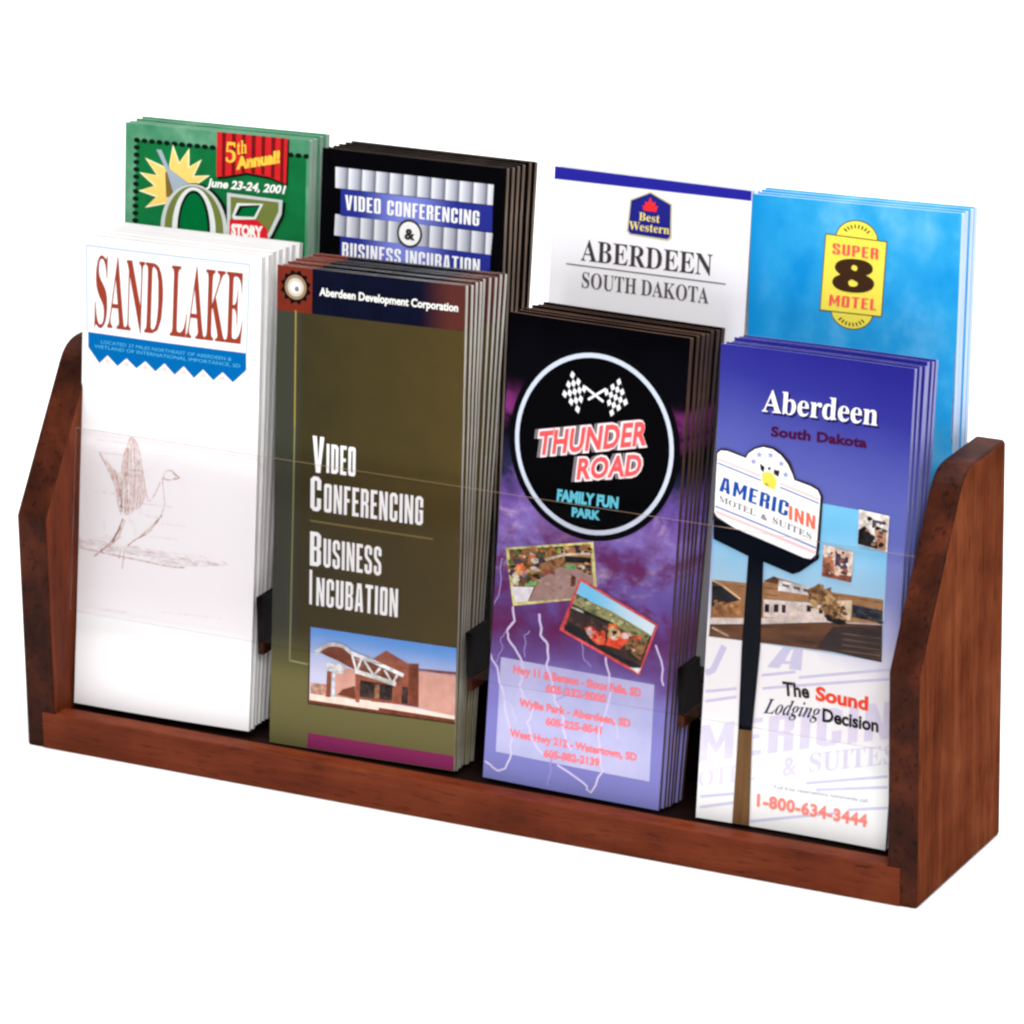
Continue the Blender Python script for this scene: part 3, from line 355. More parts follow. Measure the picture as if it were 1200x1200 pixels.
class Art:
    """print on one cover: polygons, strokes and lettering in cover inches (u across, v up), in thin layers of ink"""
    def __init__(self, cover):
        self.c = cover
        self.items = []          # (verts2d, faces, material, layer)

    def poly(self, pts, mt, layer=1):
        pts = [tuple(p) for p in pts]
        tris = tessellate_polygon([[Vector((p[0], p[1], 0)) for p in pts]])
        self.items.append((pts, [tuple(t) for t in tris], mt, layer))
        return self

    def disc(self, c, r, mt, layer=1, n=40, ry=None, a0=0.0, a1=2 * math.pi):
        ry = ry or r
        self.poly([(c[0] + r * math.cos(a0 + (a1 - a0) * i / n), c[1] + ry * math.sin(a0 + (a1 - a0) * i / n))
                   for i in range(n if a1 - a0 > 6.2 else n + 1)], mt, layer)
        return self

    def blob(self, c, r, mt, layer=1, n=14, ry=None):
        ry = ry or r
        rnd = random.Random(int(c[0] * 1000 + c[1] * 777))
        k = [rnd.uniform(0.65, 1.25) for i in range(n)]
        self.poly([(c[0] + k[i] * r * math.cos(2 * math.pi * i / n), c[1] + k[i] * ry * math.sin(2 * math.pi * i / n)) for i in range(n)], mt, layer)
        return self

    def stroke(self, pts, w, mt, layer=1, taper=False, smooth=True):
        vs, fs = [], []
        if smooth and len(pts) > 3:          # round the corners of a drawn line
            q = [Vector(p) for p in pts]
            q = [q[0]] + q + [q[-1]]
            pts = []
            for i in range(1, len(q) - 2):
                for k in range(4):
                    t = k / 4
                    pts.append(0.5 * (2 * q[i] + (q[i + 1] - q[i - 1]) * t + (2 * q[i - 1] - 5 * q[i] + 4 * q[i + 1] - q[i + 2]) * t * t + (3 * q[i] - q[i - 1] - 3 * q[i + 1] + q[i + 2]) * t ** 3))
            pts.append(q[-1])
        n = len(pts)
        for i in range(n):
            a = Vector(pts[max(i - 1, 0)])
            b = Vector(pts[min(i + 1, n - 1)])
            d = (b - a)
            d = d.normalized() if d.length else Vector((1, 0))
            hw = w / 2 * ((1 - 0.75 * i / max(1, n - 1)) if taper else 1)
            p = Vector(pts[i])
            vs += [(p.x - d.y * hw, p.y + d.x * hw), (p.x + d.y * hw, p.y - d.x * hw)]
        for i in range(n - 1):
            fs.append((2 * i, 2 * i + 1, 2 * i + 3, 2 * i + 2))
        self.items.append((vs, fs, mt, layer))
        return self

    def specks(self, quad, n, size, mats, layer, seed=1):
        """small patches of detail scattered over a quad of a printed photograph"""
        rnd = random.Random(seed)
        p = [Vector(x) for x in quad]
        for i in range(n):
            s, t = rnd.random(), rnd.random()
            c = (p[0] * (1 - s) + p[1] * s) * (1 - t) + (p[3] * (1 - s) + p[2] * s) * t
            r = size * rnd.uniform(0.5, 1.4)
            a0 = rnd.uniform(0, 6.3)
            k = [(rnd.uniform(0.5, 1.2), a0 + 2 * math.pi * (j + rnd.uniform(-.3, .3)) / 6) for j in range(6)]
            self.poly([(c.x + r * q * math.cos(a) * 1.2, c.y + r * q * math.sin(a) * 0.8) for q, a in k], rnd.choice(mats), layer + 0.02 * i)
        return self

    def bolt(self, pts, w, mt, layer=1):
        """a jagged lightning line through the given points"""
        rnd = random.Random(int(pts[0][0] * 991 + pts[-1][1] * 57))
        q = []
        for a, b_ in zip(pts[:-1], pts[1:]):
            for k in range(3):
                t = k / 3
                j = 0 if k == 0 else rnd.uniform(-0.035, 0.035)
                q.append((a[0] + (b_[0] - a[0]) * t + j, a[1] + (b_[1] - a[1]) * t))
        q.append(pts[-1])
        return self.stroke(q, w, mt, layer, smooth=False)

    def text(self, s, bl, br, tl, mt, layer=2, font='sans', bold=0.0, track=1.0, dx=0.0, dy=0.0):
        vs, fs = glyph_mesh(s, font, bold, track)
        bl, br, tl = Vector(bl), Vector(br), Vector(tl)
        out = []
        for x, y in vs:
            p = bl + (br - bl) * x + (tl - bl) * y
            out.append((p.x + dx, p.y + dy))
        self.items.append((out, fs, mt, layer))
        return self

    def build(self, name, parent=None):
        c = self.c
        bm = bmesh.new()
        mats = []
        tmp = bpy.data.meshes.new('tmp')
        for vs, fs, mt, layer in self.items:
            if mt not in mats:
                mats.append(mt)
            mi = mats.index(mt)
            b2 = bmesh.new()
            bv = [b2.verts.new((p[0], 0, p[1])) for p in vs]
            for f in fs:
                try:
                    b2.faces.new([bv[i] for i in f])
                except ValueError:
                    pass
            e = 0.012
            for co, no in (((e, 0, 0), (-1, 0, 0)), ((c.w - e, 0, 0), (1, 0, 0)), ((0, 0, e), (0, 0, -1)), ((0, 0, c.h - e), (0, 0, 1))):
                bmesh.ops.bisect_plane(b2, geom=b2.verts[:] + b2.edges[:] + b2.faces[:], plane_co=co, plane_no=no, clear_outer=True)
            for u in c.ugrid[1:-1]:
                bmesh.ops.bisect_plane(b2, geom=b2.verts[:] + b2.edges[:] + b2.faces[:], plane_co=(u, 0, 0), plane_no=(1, 0, 0))
            for v in c.vgrid[1:-1]:
                bmesh.ops.bisect_plane(b2, geom=b2.verts[:] + b2.edges[:] + b2.faces[:], plane_co=(0, 0, v), plane_no=(0, 0, 1))
            for f in b2.faces:
                f.material_index = mi
                f.normal_update()
                if f.normal.y > 0:
                    f.normal_flip()
            for v in b2.verts:
                u, w = v.co.x, v.co.z
                v.co = Vector((u, -c.bow(u) - c.curl(w) - 0.0022 * layer, w)) * IN
            b2.to_mesh(tmp)
            b2.free()
            bm.from_mesh(tmp)
        bpy.data.meshes.remove(tmp)
        return from_bm(name, bm, parent or c.root, mats)


# ------------------------------------------------------------------ brochures
PAPER = NB('paper_edge', 0.7, 0.1)
PAPER.base(PAPER.mix(PAPER.noise(9, 3), lin((238, 236, 232)), lin((250, 249, 247))))
PAPER = PAPER.m


class Cover:
    """one folded brochure: an Empty at its lower left corner, a front cover leaf and the folded leaves behind it"""
    def __init__(self, kind, pose, mt, edge=None, bulge=0.0, sag=0.0, thick=0.075, splay=0.05, pages=None):
        x, y, z, tilt, roll, self.w, self.h = pose
        self.pose = pose
        self.bulge = bulge
        self.sag = sag
        self.vgrid = [self.h * i / 6 for i in range(7)]
        self.ugrid = [self.w * i / 8 for i in range(9)]
        self.root = bpy.data.objects.new(kind, None)
        self.root.empty_display_size = 0.02
        COL.objects.link(self.root)
        self.place(self.root, pose)
        edge = edge or PAPER
        self.cover = self.leaf('cover', 0.0, 0.016, 0.0, [mt, edge], 1)
        self.pages = self.leaf('inner_pages', 0.02, thick - 0.02, splay, [pages or edge, edge], 0.998)

    @staticmethod
    def place(o, pose):
        x, y, z, tilt, roll = pose[:5]
        V0 = Vector((0, math.sin(tilt), math.cos(tilt)))
        U0 = Vector((1, 0, 0))
        U = U0 * math.cos(roll) + V0 * math.sin(roll)
        V = V0 * math.cos(roll) - U0 * math.sin(roll)
        N = V.cross(U)
        mm = Matrix((U, N, V)).transposed().to_4x4()
        mm.translation = Vector((x, y, z)) * IN
        o.matrix_world = mm

    def bow(self, u):
        """how far the leaf bulges towards the viewer, piecewise linear over ugrid"""
        k = min(7, max(0, int(u / self.w * 8)))
        f = lambda i: self.bulge * math.sin(math.pi * i / 8)
        t = u / self.w * 8 - k
        return f(k) * (1 - t) + f(k + 1) * t

    def curl(self, v):
        """lengthwise sag of the leaf, piecewise linear over vgrid"""
        k = min(5, max(0, int(v / self.h * 6)))
        f = lambda i: self.sag * math.sin(math.pi * i / 6)
        t = v / self.h * 6 - k
        return f(k) * (1 - t) + f(k + 1) * t

    def leaf(self, name, y0, th, splay, mats, hs):
        bm = bmesh.new()
        h = self.h * hs
        rows = [v * hs for v in self.vgrid]
        g = {}
        for i, u in enumerate(self.ugrid):
            for j, v in enumerate(rows):
                s = splay * (v / h) ** 2
                for k, d in enumerate((y0, y0 + th + s)):
                    g[i, j, k] = bm.verts.new(Vector((u, d - self.bow(u) - self.curl(v), v)) * IN)
        n, r = len(self.ugrid) - 1, len(rows) - 1
        for i in range(n):
            for j in range(r):
                f = bm.faces.new((g[i, j, 0], g[i + 1, j, 0], g[i + 1, j + 1, 0], g[i, j + 1, 0]))
                f.material_index = 0
                bm.faces.new((g[i, j, 1], g[i, j + 1, 1], g[i + 1, j + 1, 1], g[i + 1, j, 1])).material_index = 1
        for i in range(n):
            bm.faces.new((g[i, 0, 0], g[i, 0, 1], g[i + 1, 0, 1], g[i + 1, 0, 0])).material_index = 1
            bm.faces.new((g[i, r, 0], g[i + 1, r, 0], g[i + 1, r, 1], g[i, r, 1])).material_index = 1
        for j in range(r):
            bm.faces.new((g[0, j, 0], g[0, j + 1, 0], g[0, j + 1, 1], g[0, j, 1])).material_index = 1
            bm.faces.new((g[n, j, 0], g[n, j, 1], g[n, j + 1, 1], g[n, j + 1, 0])).material_index = 1
        return from_bm(name, bm, self.root, mats)

    def stack(self, kind, label, cat, group, offs):
        """copies of the brochure standing behind it in the same pocket"""
        for dx, dy, dz, dt, dr in offs:
            r = self.root.copy()
            r.name = kind
            COL.objects.link(r)
            for ch in (self.cover, self.pages):
                c = ch.copy()
                COL.objects.link(c)
                c.parent = r
            x, y, z, t, ro, w, h = self.pose
            self.place(r, (x + dx, y + dy, z + dz, t + dt, ro + dr))
            tag(r, label, cat, group)


# ================================================================== THE SETTING
b = NB('white_sweep', 0.6, 0.1)
b.base(b.mix(b.noise(0.2, 2), lin((246, 246, 246)), lin((250, 250, 250))))
SWEEP = b.m
bm = bmesh.new()
prof = [(-1.3, 0), (2.6, 0)] + [(2.6 + 0.9 * math.sin(a), 0.9 - 0.9 * math.cos(a)) for a in [math.pi / 2 * i / 12 for i in range(1, 13)]] + [(3.5, 2.4)]
row0 = [bm.verts.new((-3.2, y, z)) for y, z in prof]
row1 = [bm.verts.new((3.4, y, z)) for y, z in prof]
for i in range(len(prof) - 1):
    bm.faces.new((row0[i], row1[i], row1[i + 1], row0[i + 1]))
sweep = from_bm('studio_backdrop', bm, None, [SWEEP], True)
sweep['kind'] = 'structure'


# ================================================================== THE RACK
def wood(name, c0, c1, c2, stretch, rough=0.45, seed=0.0, spec=0.05, pore=0.75):
    b = NB(name, rough, spec)
    mp = b.t.nodes.new('ShaderNodeMapping')
    mp.inputs['Location'].default_value = (seed, seed * 0.7, seed * 1.3)
    b.l(b.co, mp.inputs[0])
    n1 = b.noise(1.0, 4, 0.6, vec=mp.outputs[0], stretch=stretch, dist=0.4)
    n2 = b.noise(6.0, 4, 0.65, vec=mp.outputs[0], stretch=stretch)
    n3 = b.noise(0.9, 2, 0.5, vec=mp.outputs[0])
    c = b.ramp(b.math('MULTIPLY_ADD', n3, 0.5, b.math('MULTIPLY', n1, 0.6)), [(0.3, c0), (0.55, c1), (0.8, c2)])
    p = b.map(n2, 0.28, 0.48)
    c = b.mix(b.math('MULTIPLY_ADD', p, pore, 1 - pore), lin(tuple(int(q * 0.45) for q in c0)), c)
    b.bump(n2, 0.15, 0.01)
    return b.base(c)


GRAIN_Z = (3.0, 3.0, 0.28)
GRAIN_X = (0.28, 3.0, 3.0)
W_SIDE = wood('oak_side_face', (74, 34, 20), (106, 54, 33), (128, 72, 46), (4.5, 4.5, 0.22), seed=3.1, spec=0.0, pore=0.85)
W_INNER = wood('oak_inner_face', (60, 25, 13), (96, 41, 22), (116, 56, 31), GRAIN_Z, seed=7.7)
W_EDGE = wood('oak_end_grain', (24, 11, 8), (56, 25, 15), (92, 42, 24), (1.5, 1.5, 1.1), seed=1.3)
W_RAIL = wood('oak_rail', (70, 27, 13), (98, 41, 21), (114, 54, 29), GRAIN_X, seed=5.2)
W_DARK = wood('oak_shaded_inside', (14, 8, 7), (22, 12, 9), (34, 18, 12), GRAIN_X, seed=9.0)  # dark tone carries the shade of the rack's interior
W_BLACK = wood('oak_shaded_black', (5, 4, 5), (9, 6, 6), (16, 10, 8), GRAIN_Z, seed=2.0, spec=0.0)  # near black painted in for shade: left outer face, divider tops

W, D, H, H1, PT = 18.747, 3.882, 7.70, 4.44, 0.60
rack = bpy.data.objects.new('brochure_rack', None)
COL.objects.link(rack)
tag(rack, 'dark stained oak counter-top rack with two tiers of pockets and a clear front pane', 'brochure rack')


def side_profile(h1):
    # front edge, rounded shoulder, top, back
    pts = [(0, 0), (0, h1)]
    a, c = Vector((0, h1)), Vector((1.97, H))
    d0 = (a - c).normalized()
    r = 0.42
    p0, p2 = c + d0 * r, c + Vector((r, 0))
    for i in range(7):
        t = i / 6
        q = p0 * (1 - t) ** 2 + c * 2 * t * (1 - t) + p2 * t * t
        pts.append((q.x, q.y))
    pts += [(D - 0.06, H), (D, H - 0.06), (D, 0)]
    return pts


def side_panel(x0, x1, h1, mats):
    pr = side_profile(h1)
    bm = bmesh.new()
    a = [bm.verts.new(Vector((x0, y, z)) * IN) for y, z in pr]
    c = [bm.verts.new(Vector((x1, y, z)) * IN) for y, z in pr]
    f0 = bm.faces.new(a)
    f1 = bm.faces.new(list(reversed(c)))
    n = len(pr)
    rim = [bm.faces.new((a[i], c[i], c[(i + 1) % n], a[(i + 1) % n])) for i in range(n)]
    bmesh.ops.recalc_face_normals(bm, faces=bm.faces)
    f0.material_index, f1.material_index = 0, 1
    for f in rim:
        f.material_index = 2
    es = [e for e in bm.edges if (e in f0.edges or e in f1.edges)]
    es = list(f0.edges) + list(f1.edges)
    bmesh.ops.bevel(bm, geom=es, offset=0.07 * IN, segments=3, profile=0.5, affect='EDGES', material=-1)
    return from_bm('side_panel', bm, rack, mats)


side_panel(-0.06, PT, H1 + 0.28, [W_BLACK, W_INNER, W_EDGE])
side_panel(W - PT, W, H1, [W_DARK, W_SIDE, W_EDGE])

# base rail: bar between the panels
RZ, RY = 0.74, 0.40
from_bm('base_rail', box_bm(PT * 0.55, W - PT * 0.55, -0.03, -0.004, 0.0, RZ, 0.012, 1), rack, [W_RAIL]).name = 'rail_facing'
from_bm('base_rail', box_bm(PT + 0.004, W - PT - 0.004, 0.0, RY, 0.004, RZ - 0.006, 0.02, 2), rack, [W_RAIL])
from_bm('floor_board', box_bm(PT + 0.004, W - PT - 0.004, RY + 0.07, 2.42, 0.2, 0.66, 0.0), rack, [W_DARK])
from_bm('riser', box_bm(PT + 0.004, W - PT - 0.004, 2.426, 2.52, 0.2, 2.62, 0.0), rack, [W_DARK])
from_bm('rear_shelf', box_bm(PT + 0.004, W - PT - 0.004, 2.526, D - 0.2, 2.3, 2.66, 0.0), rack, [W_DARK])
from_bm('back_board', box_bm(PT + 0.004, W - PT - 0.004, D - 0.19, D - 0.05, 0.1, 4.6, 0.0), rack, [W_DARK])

# clear pane standing in front of the lower tier
def acrylic(name, tint):
    b = NB(name, 0.06, 0.5)
    t = b.t
    t.nodes.remove(b.b)
    tr = t.nodes.new('ShaderNodeBsdfTransparent')
    tr.inputs[0].default_value = tint
    gl = t.nodes.new('ShaderNodeBsdfGlossy')
    gl.inputs['Roughness'].default_value = 0.05
    fr = t.nodes.new('ShaderNodeFresnel')
    fr.inputs[0].default_value = 1.12
    mx = t.nodes.new('ShaderNodeMixShader')
    b.l(fr.outputs[0], mx.inputs[0])
    b.l(tr.outputs[0], mx.inputs[1])
    b.l(gl.outputs[0], mx.inputs[2])
    b.l(mx.outputs[0], b.out.inputs[0])
    return b.m


PANE = acrylic('clear_acrylic', (0.984, 0.973, 0.978, 1))
b = NB('acrylic_cut_edge', 0.3, 0.4)
PEDGE = b.base(b.mix(b.noise(3, 2), lin((116, 90, 66)), lin((148, 122, 98))))
bm = box_bm(PT + 0.01, W - PT - 0.01, 0.0, 0.045, 1.86, 5.47)
for f in bm.faces:
    f.material_index = 1 if abs(f.normal.z) > 0.9 and f.calc_center_median().z > 3 * IN else 0
pane = from_bm('front_pane', bm, rack, [PANE, PEDGE])
pane.location = Vector((0, 0.44, 0.8)) * IN
pane.rotation_euler = (-0.138, 0, 0)

# short upright dividers fixed behind the pane between the pockets
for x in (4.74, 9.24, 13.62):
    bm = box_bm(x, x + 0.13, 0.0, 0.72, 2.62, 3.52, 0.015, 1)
    dv = from_bm('divider', bm, rack, [W_BLACK])  # brown wood in truth; black is the darkening behind the pane, painted on
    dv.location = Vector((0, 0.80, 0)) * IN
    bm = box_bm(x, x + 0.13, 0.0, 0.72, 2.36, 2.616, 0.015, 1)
    ft = from_bm('divider_lit_end', bm, dv, [W_EDGE])  # lower end of the same block, coloured brown as lit below the pane

# ================================================================== COVER MATERIALS
# 1 white lake leaflet
b = NB('lake_cover', 0.5, 0.12)
MS = b.base(b.mix(b.noise(1.2, 4, stretch=(0.6, 1, 5)), lin((243, 240, 243)), lin((252, 251, 252))))
# 2 olive leaflet with navy heading
HV = POSE['V'][6]
b = NB('olive_cover', 0.45, 0.012)
n = b.noise(1.4, 4)
ol = b.mix(b.math('MULTIPLY_ADD', n, 0.5, b.math('MULTIPLY', b.u, 0.16), clamp=True), lin((44, 43, 30)), lin((78, 65, 34)))
ol = b.mix(b.map(b.u, 0.62, 0.40), ol, lin((58, 60, 50)))
ol = b.mix(b.map(b.v, 2.4, 1.2), ol, lin((104, 98, 62)))
navy = b.mix(b.map(b.u, 3.0, 3.75), b.mix(b.noise(2, 3), lin((6, 8, 22)), lin((16, 20, 44))), lin((84, 42, 36)))
head = b.mix(b.math('LESS_THAN', b.u, 0.76), navy, b.mix(b.noise(5, 3), lin((96, 34, 24)), lin((128, 48, 32))))
MV = b.base(b.mix(b.math('GREATER_THAN', b.v, HV - 0.86), ol, head))
# 3 black to violet storm leaflet
b = NB('storm_cover', 0.42, 0.012)
n = b.noise(0.8, 5, 0.6, dist=0.5)
n2 = b.noise(1.5, 6, 0.66, stretch=(0.8, 1, 1.4), dist=0.7)
f = b.math('ADD', b.math('DIVIDE', b.v, 8.85), b.math('MULTIPLY_ADD', n, 0.24, -0.12))
c = b.ramp(f, [(0.0, (128, 130, 196)), (0.20, (128, 122, 190)), (0.28, (106, 78, 146)), (0.36, (92, 46, 104)), (0.42, (100, 74, 148)),
               (0.50, (116, 100, 176)), (0.56, (138, 116, 190)), (0.61, (104, 76, 150)), (0.67, (36, 36, 66)), (0.73, (10, 10, 18)), (1.0, (3, 3, 6))])
band = b.math('MULTIPLY', b.map(b.v, 3.1, 4.0), b.map(b.v, 6.1, 5.1))
c = b.mix(b.math('MULTIPLY', b.map(n2, 0.50, 0.74), b.math('MULTIPLY', band, 0.8)), c, lin((206, 178, 216)))
c = b.mix(b.math('MULTIPLY', b.map(n2, 0.48, 0.30), b.math('MULTIPLY', band, 0.7)), c, lin((96, 84, 158)))
n3 = b.noise(0.9, 4, 0.6, stretch=(1, 1, 1.3))
mag = b.math('MULTIPLY', b.map(n3, 0.42, 0.60), b.math('MULTIPLY', b.map(b.v, 2.4, 3.0), b.map(b.v, 5.6, 4.4)))
c = b.mix(b.math('MULTIPLY', mag, 0.95), c, lin((98, 30, 84)))
side = b.math('MULTIPLY', b.map(b.math('ABSOLUTE', b.math('SUBTRACT', b.u, 1.75)), 1.2, 1.75),
              b.math('MULTIPLY', b.map(b.v, 6.5, 7.0), b.map(b.v, 7.7, 7.1)))
c = b.mix(b.math('MULTIPLY', b.math('MULTIPLY', side, 0.75), b.map(n3, 0.42, 0.62)), c, lin((136, 52, 124)))
MT = b.base(c)
# 4 blue to white inn leaflet
b = NB('dusk_cover', 0.42, 0.012)
n = b.noise(0.9, 3)
f = b.math('ADD', b.math('DIVIDE', b.v, 8.83), b.math('MULTIPLY_ADD', n, 0.05, -0.025))
f = b.math('ADD', f, b.math('MULTIPLY_ADD', b.u, 0.020, -0.045))
c = b.ramp(f, [(0.0, (250, 249, 251)), (0.37, (244, 243, 250)), (0.44, (196, 196, 230)), (0.54, (134, 140, 196)), (0.66, (96, 104, 174)),
               (0.80, (76, 80, 158)), (0.90, (50, 50, 140)), (1.0, (38, 36, 128))])
MA = b.base(c)
# 5 green festival leaflet
b = NB('festival_cover', 0.5, 0.12)
MO = b.base(b.ramp(b.noise(1.3, 4), [(0.3, (46, 122, 84)), (0.55, (86, 148, 114)), (0.75, (128, 176, 146))]))
# 6 black conference leaflet
b = NB('black_cover', 0.4, 0.012)
MW = b.base(b.mix(b.noise(2, 3), lin((3, 3, 5)), lin((8, 8, 12))))
# 7 white hotel leaflet
b = NB('hotel_cover', 0.5, 0.12)
MB = b.base(b.mix(b.noise(0.8, 3), lin((236, 235, 246)), lin((250, 249, 253))))
# 8 sky blue motel leaflet
b = NB('sky_cover', 0.5, 0.12)
n = b.noise(0.75, 4, 0.55, stretch=(1, 1, 0.8))
c = b.ramp(n, [(0.33, (8, 142, 210)), (0.5, (44, 160, 218)), (0.62, (88, 178, 228)), (0.78, (140, 202, 238))])
MU = b.base(b.mix(b.map(b.u, 0.7, 0.0), c, lin((8, 140, 208))))

E_DARK = speckle('dark_page_edges', [(0.35, (44, 30, 26)), (0.6, (104, 76, 60)), (0.8, (160, 140, 124))], 3.0, (0.3, 14, 0.3))
E_WHITE = speckle('white_page_edges', [(0.35, (196, 194, 190)), (0.6, (226, 225, 222)), (0.8, (240, 240, 238))], 3.0, (0.3, 18, 0.3))
E_TAN = speckle('tan_page_edges', [(0.35, (58, 44, 36)), (0.6, (120, 100, 84)), (0.8, (206, 198, 190))], 3.0, (0.3, 14, 0.3))
E_MIX = speckle('mixed_page_edges', [(0.34, (84, 72, 58)), (0.46, (180, 176, 166)), (0.58, (230, 232, 230))], 2.2, (0.3, 22, 0.2))
E_GREY = speckle('grey_page_edges', [(0.35, (150, 150, 150)), (0.6, (196, 196, 192)), (0.8, (226, 224, 220))], 3.0, (0.3, 14, 0.3))
E_LILAC = speckle('lilac_page_edges', [(0.35, (110, 108, 170)), (0.6, (150, 150, 200)), (0.8, (196, 196, 226))], 3.0, (0.3, 14, 0.3))
E_GREEN = speckle('pale_green_page_edges', [(0.35, (110, 140, 124)), (0.6, (150, 172, 158)), (0.8, (190, 204, 194))], 3.0, (0.3, 14, 0.3))
E_BLUE = speckle('pale_blue_page_edges', [(0.35, (168, 192, 228)), (0.6, (196, 212, 240)), (0.8, (214, 226, 246))], 3.0, (0.3, 14, 0.3))

WHITE, BLACK = (250, 250, 250), (4, 4, 6)
FR, RR = 'leaflets in the front tier', 'leaflets in the rear tier'
P = POSE

def fan(n, dy, dt, dx=0.0, seed=0, jz=0.02, jr=0.002):
    """n leaflets behind the first: mean step back, mean extra lean, sideways drift, all uneven"""
    rnd = random.Random(seed)
    out, y, t, x = [], 0.0, 0.0, 0.0
    for i in range(n):
        g = rnd.uniform(0.72, 1.3)
        y += dy * rnd.uniform(0.9, 1.12)
        t += dt * g
        x += dx * rnd.uniform(0.3, 1.6)
        out.append((x + rnd.uniform(-0.025, 0.025), y, rnd.uniform(-jz, jz), t, rnd.uniform(-jr, jr)))
    return out


# ================================================================== 1  WHITE LAKE BROCHURE
cs = Cover('brochure', P['S'], MS, E_WHITE, bulge=0.05, sag=-0.05, thick=0.075, splay=0.06)
tag(cs.root, 'front white brochure with tall brick-red lake title and flying bird sketch', 'brochure')
cs.stack('brochure', 'plain white brochure stacked behind the one with the red lake title', 'brochure', 'white brochures in the first front pocket',
         fan(6, 0.135, 0.0105, 0.004, 3))
a = Art(cs)
LB = ink((176, 194, 222))
a.stroke([(0.107, 7.333), (0.067, 9.008)], .03, LB).stroke([(0.067, 9.008), (3.669, 9.015)], .03, LB).stroke([(3.669, 9.015), (3.646, 7.317)], .03, LB)
a.build('title_frame')
Art(cs).text('SAND LAKE', (0.271, 7.467), (3.539, 7.477), (0.296, 8.793), ink((148, 60, 42)), 2, 'serif', 0.0, 0.98).build('title_lettering')
a = Art(cs)
a.poly([(0.130, 7.336), (3.637, 7.316), (3.647, 6.990), (3.366, 6.723), (3.142, 6.895), (2.945, 6.716), (2.720, 6.900), (2.522, 6.713), (2.296, 6.915), (2.098, 6.727), (1.871, 6.922), (1.671, 6.742), (1.445, 6.915), (1.244, 6.753), (1.016, 6.921), (0.815, 6.746), (0.586, 6.927), (0.399, 6.755), (0.137, 7.042)], ink((0, 98, 166), 0.05), 1)
PK = ink((238, 200, 196))
for t in ([(0.591, 6.889), (0.661, 6.781), (0.517, 6.781)], [(1.021, 6.880), (1.091, 6.772), (0.948, 6.772)], [(1.450, 6.871), (1.519, 6.763), (1.377, 6.763)], [(1.876, 6.878), (1.945, 6.771), (1.803, 6.771)], [(2.301, 6.869), (2.370, 6.762), (2.229, 6.762)], [(2.725, 6.860), (2.794, 6.753), (2.653, 6.753)], [(3.147, 6.851), (3.216, 6.744), (3.075, 6.744)]):
    a.poly(t, PK, 1)
LT = ink((84, 180, 222))
a.text('LOCATED 27 MILES NORTHEAST OF ABERDEEN &', (0.432, 7.145), (3.326, 7.134), (0.436, 7.212), LT, 3)
a.text('WETLAND OF INTERNATIONAL IMPORTANCE, SD', (0.281, 7.045), (3.516, 7.024), (0.285, 7.112), LT, 3)
a.build('zigzag_banner')
a = Art(cs)
def pencil(name, c, lo, hi, scale=(5, 5, 5)):
    return speckle(name, [(lo, (248, 245, 247)), (hi, c)], 2.2, scale, detail=5)


K1, K2, K3 = pencil('pencil_faint', (214, 194, 198), 0.38, 0.72), pencil('pencil_soft', (200, 158, 150), 0.28, 0.64), pencil('pencil_dark', (182, 128, 112), 0.27, 0.62)
KW = pencil('pencil_wing', (206, 162, 150), 0.36, 0.74, (7, 5, 1.6))
KH = pencil('pencil_hill', (196, 166, 172), 0.42, 0.72, (1.6, 5, 6))
a.poly([(1.163, 5.427), (1.073, 5.216), (1.004, 4.923), (0.957, 4.500), (0.971, 3.949), (1.070, 3.861), (1.222, 3.913), (1.371, 4.050), (1.462, 4.229), (1.496, 4.400), (1.428, 4.792), (1.322, 5.212)], KW, 1)
a.poly([(0.435, 5.021), (0.605, 4.791), (0.745, 4.557), (0.847, 4.318), (0.891, 4.089), (0.974, 3.857), (0.995, 4.170), (0.996, 4.504), (0.896, 4.643), (0.700, 4.803)], KW, 1)
a.poly([(0.951, 3.241), (1.334, 3.291), (1.908, 3.265), (2.574, 3.235), (3.273, 3.244), (3.388, 3.176), (2.768, 3.077), (2.105, 3.023), (1.531, 3.048)], KH, 1)
a.poly([(0.004, 3.286), (0.564, 3.291), (1.144, 3.215), (1.624, 3.161), (1.147, 3.098), (0.569, 3.090), (0.008, 3.101)], KH, 1)
rnd = random.Random(12)
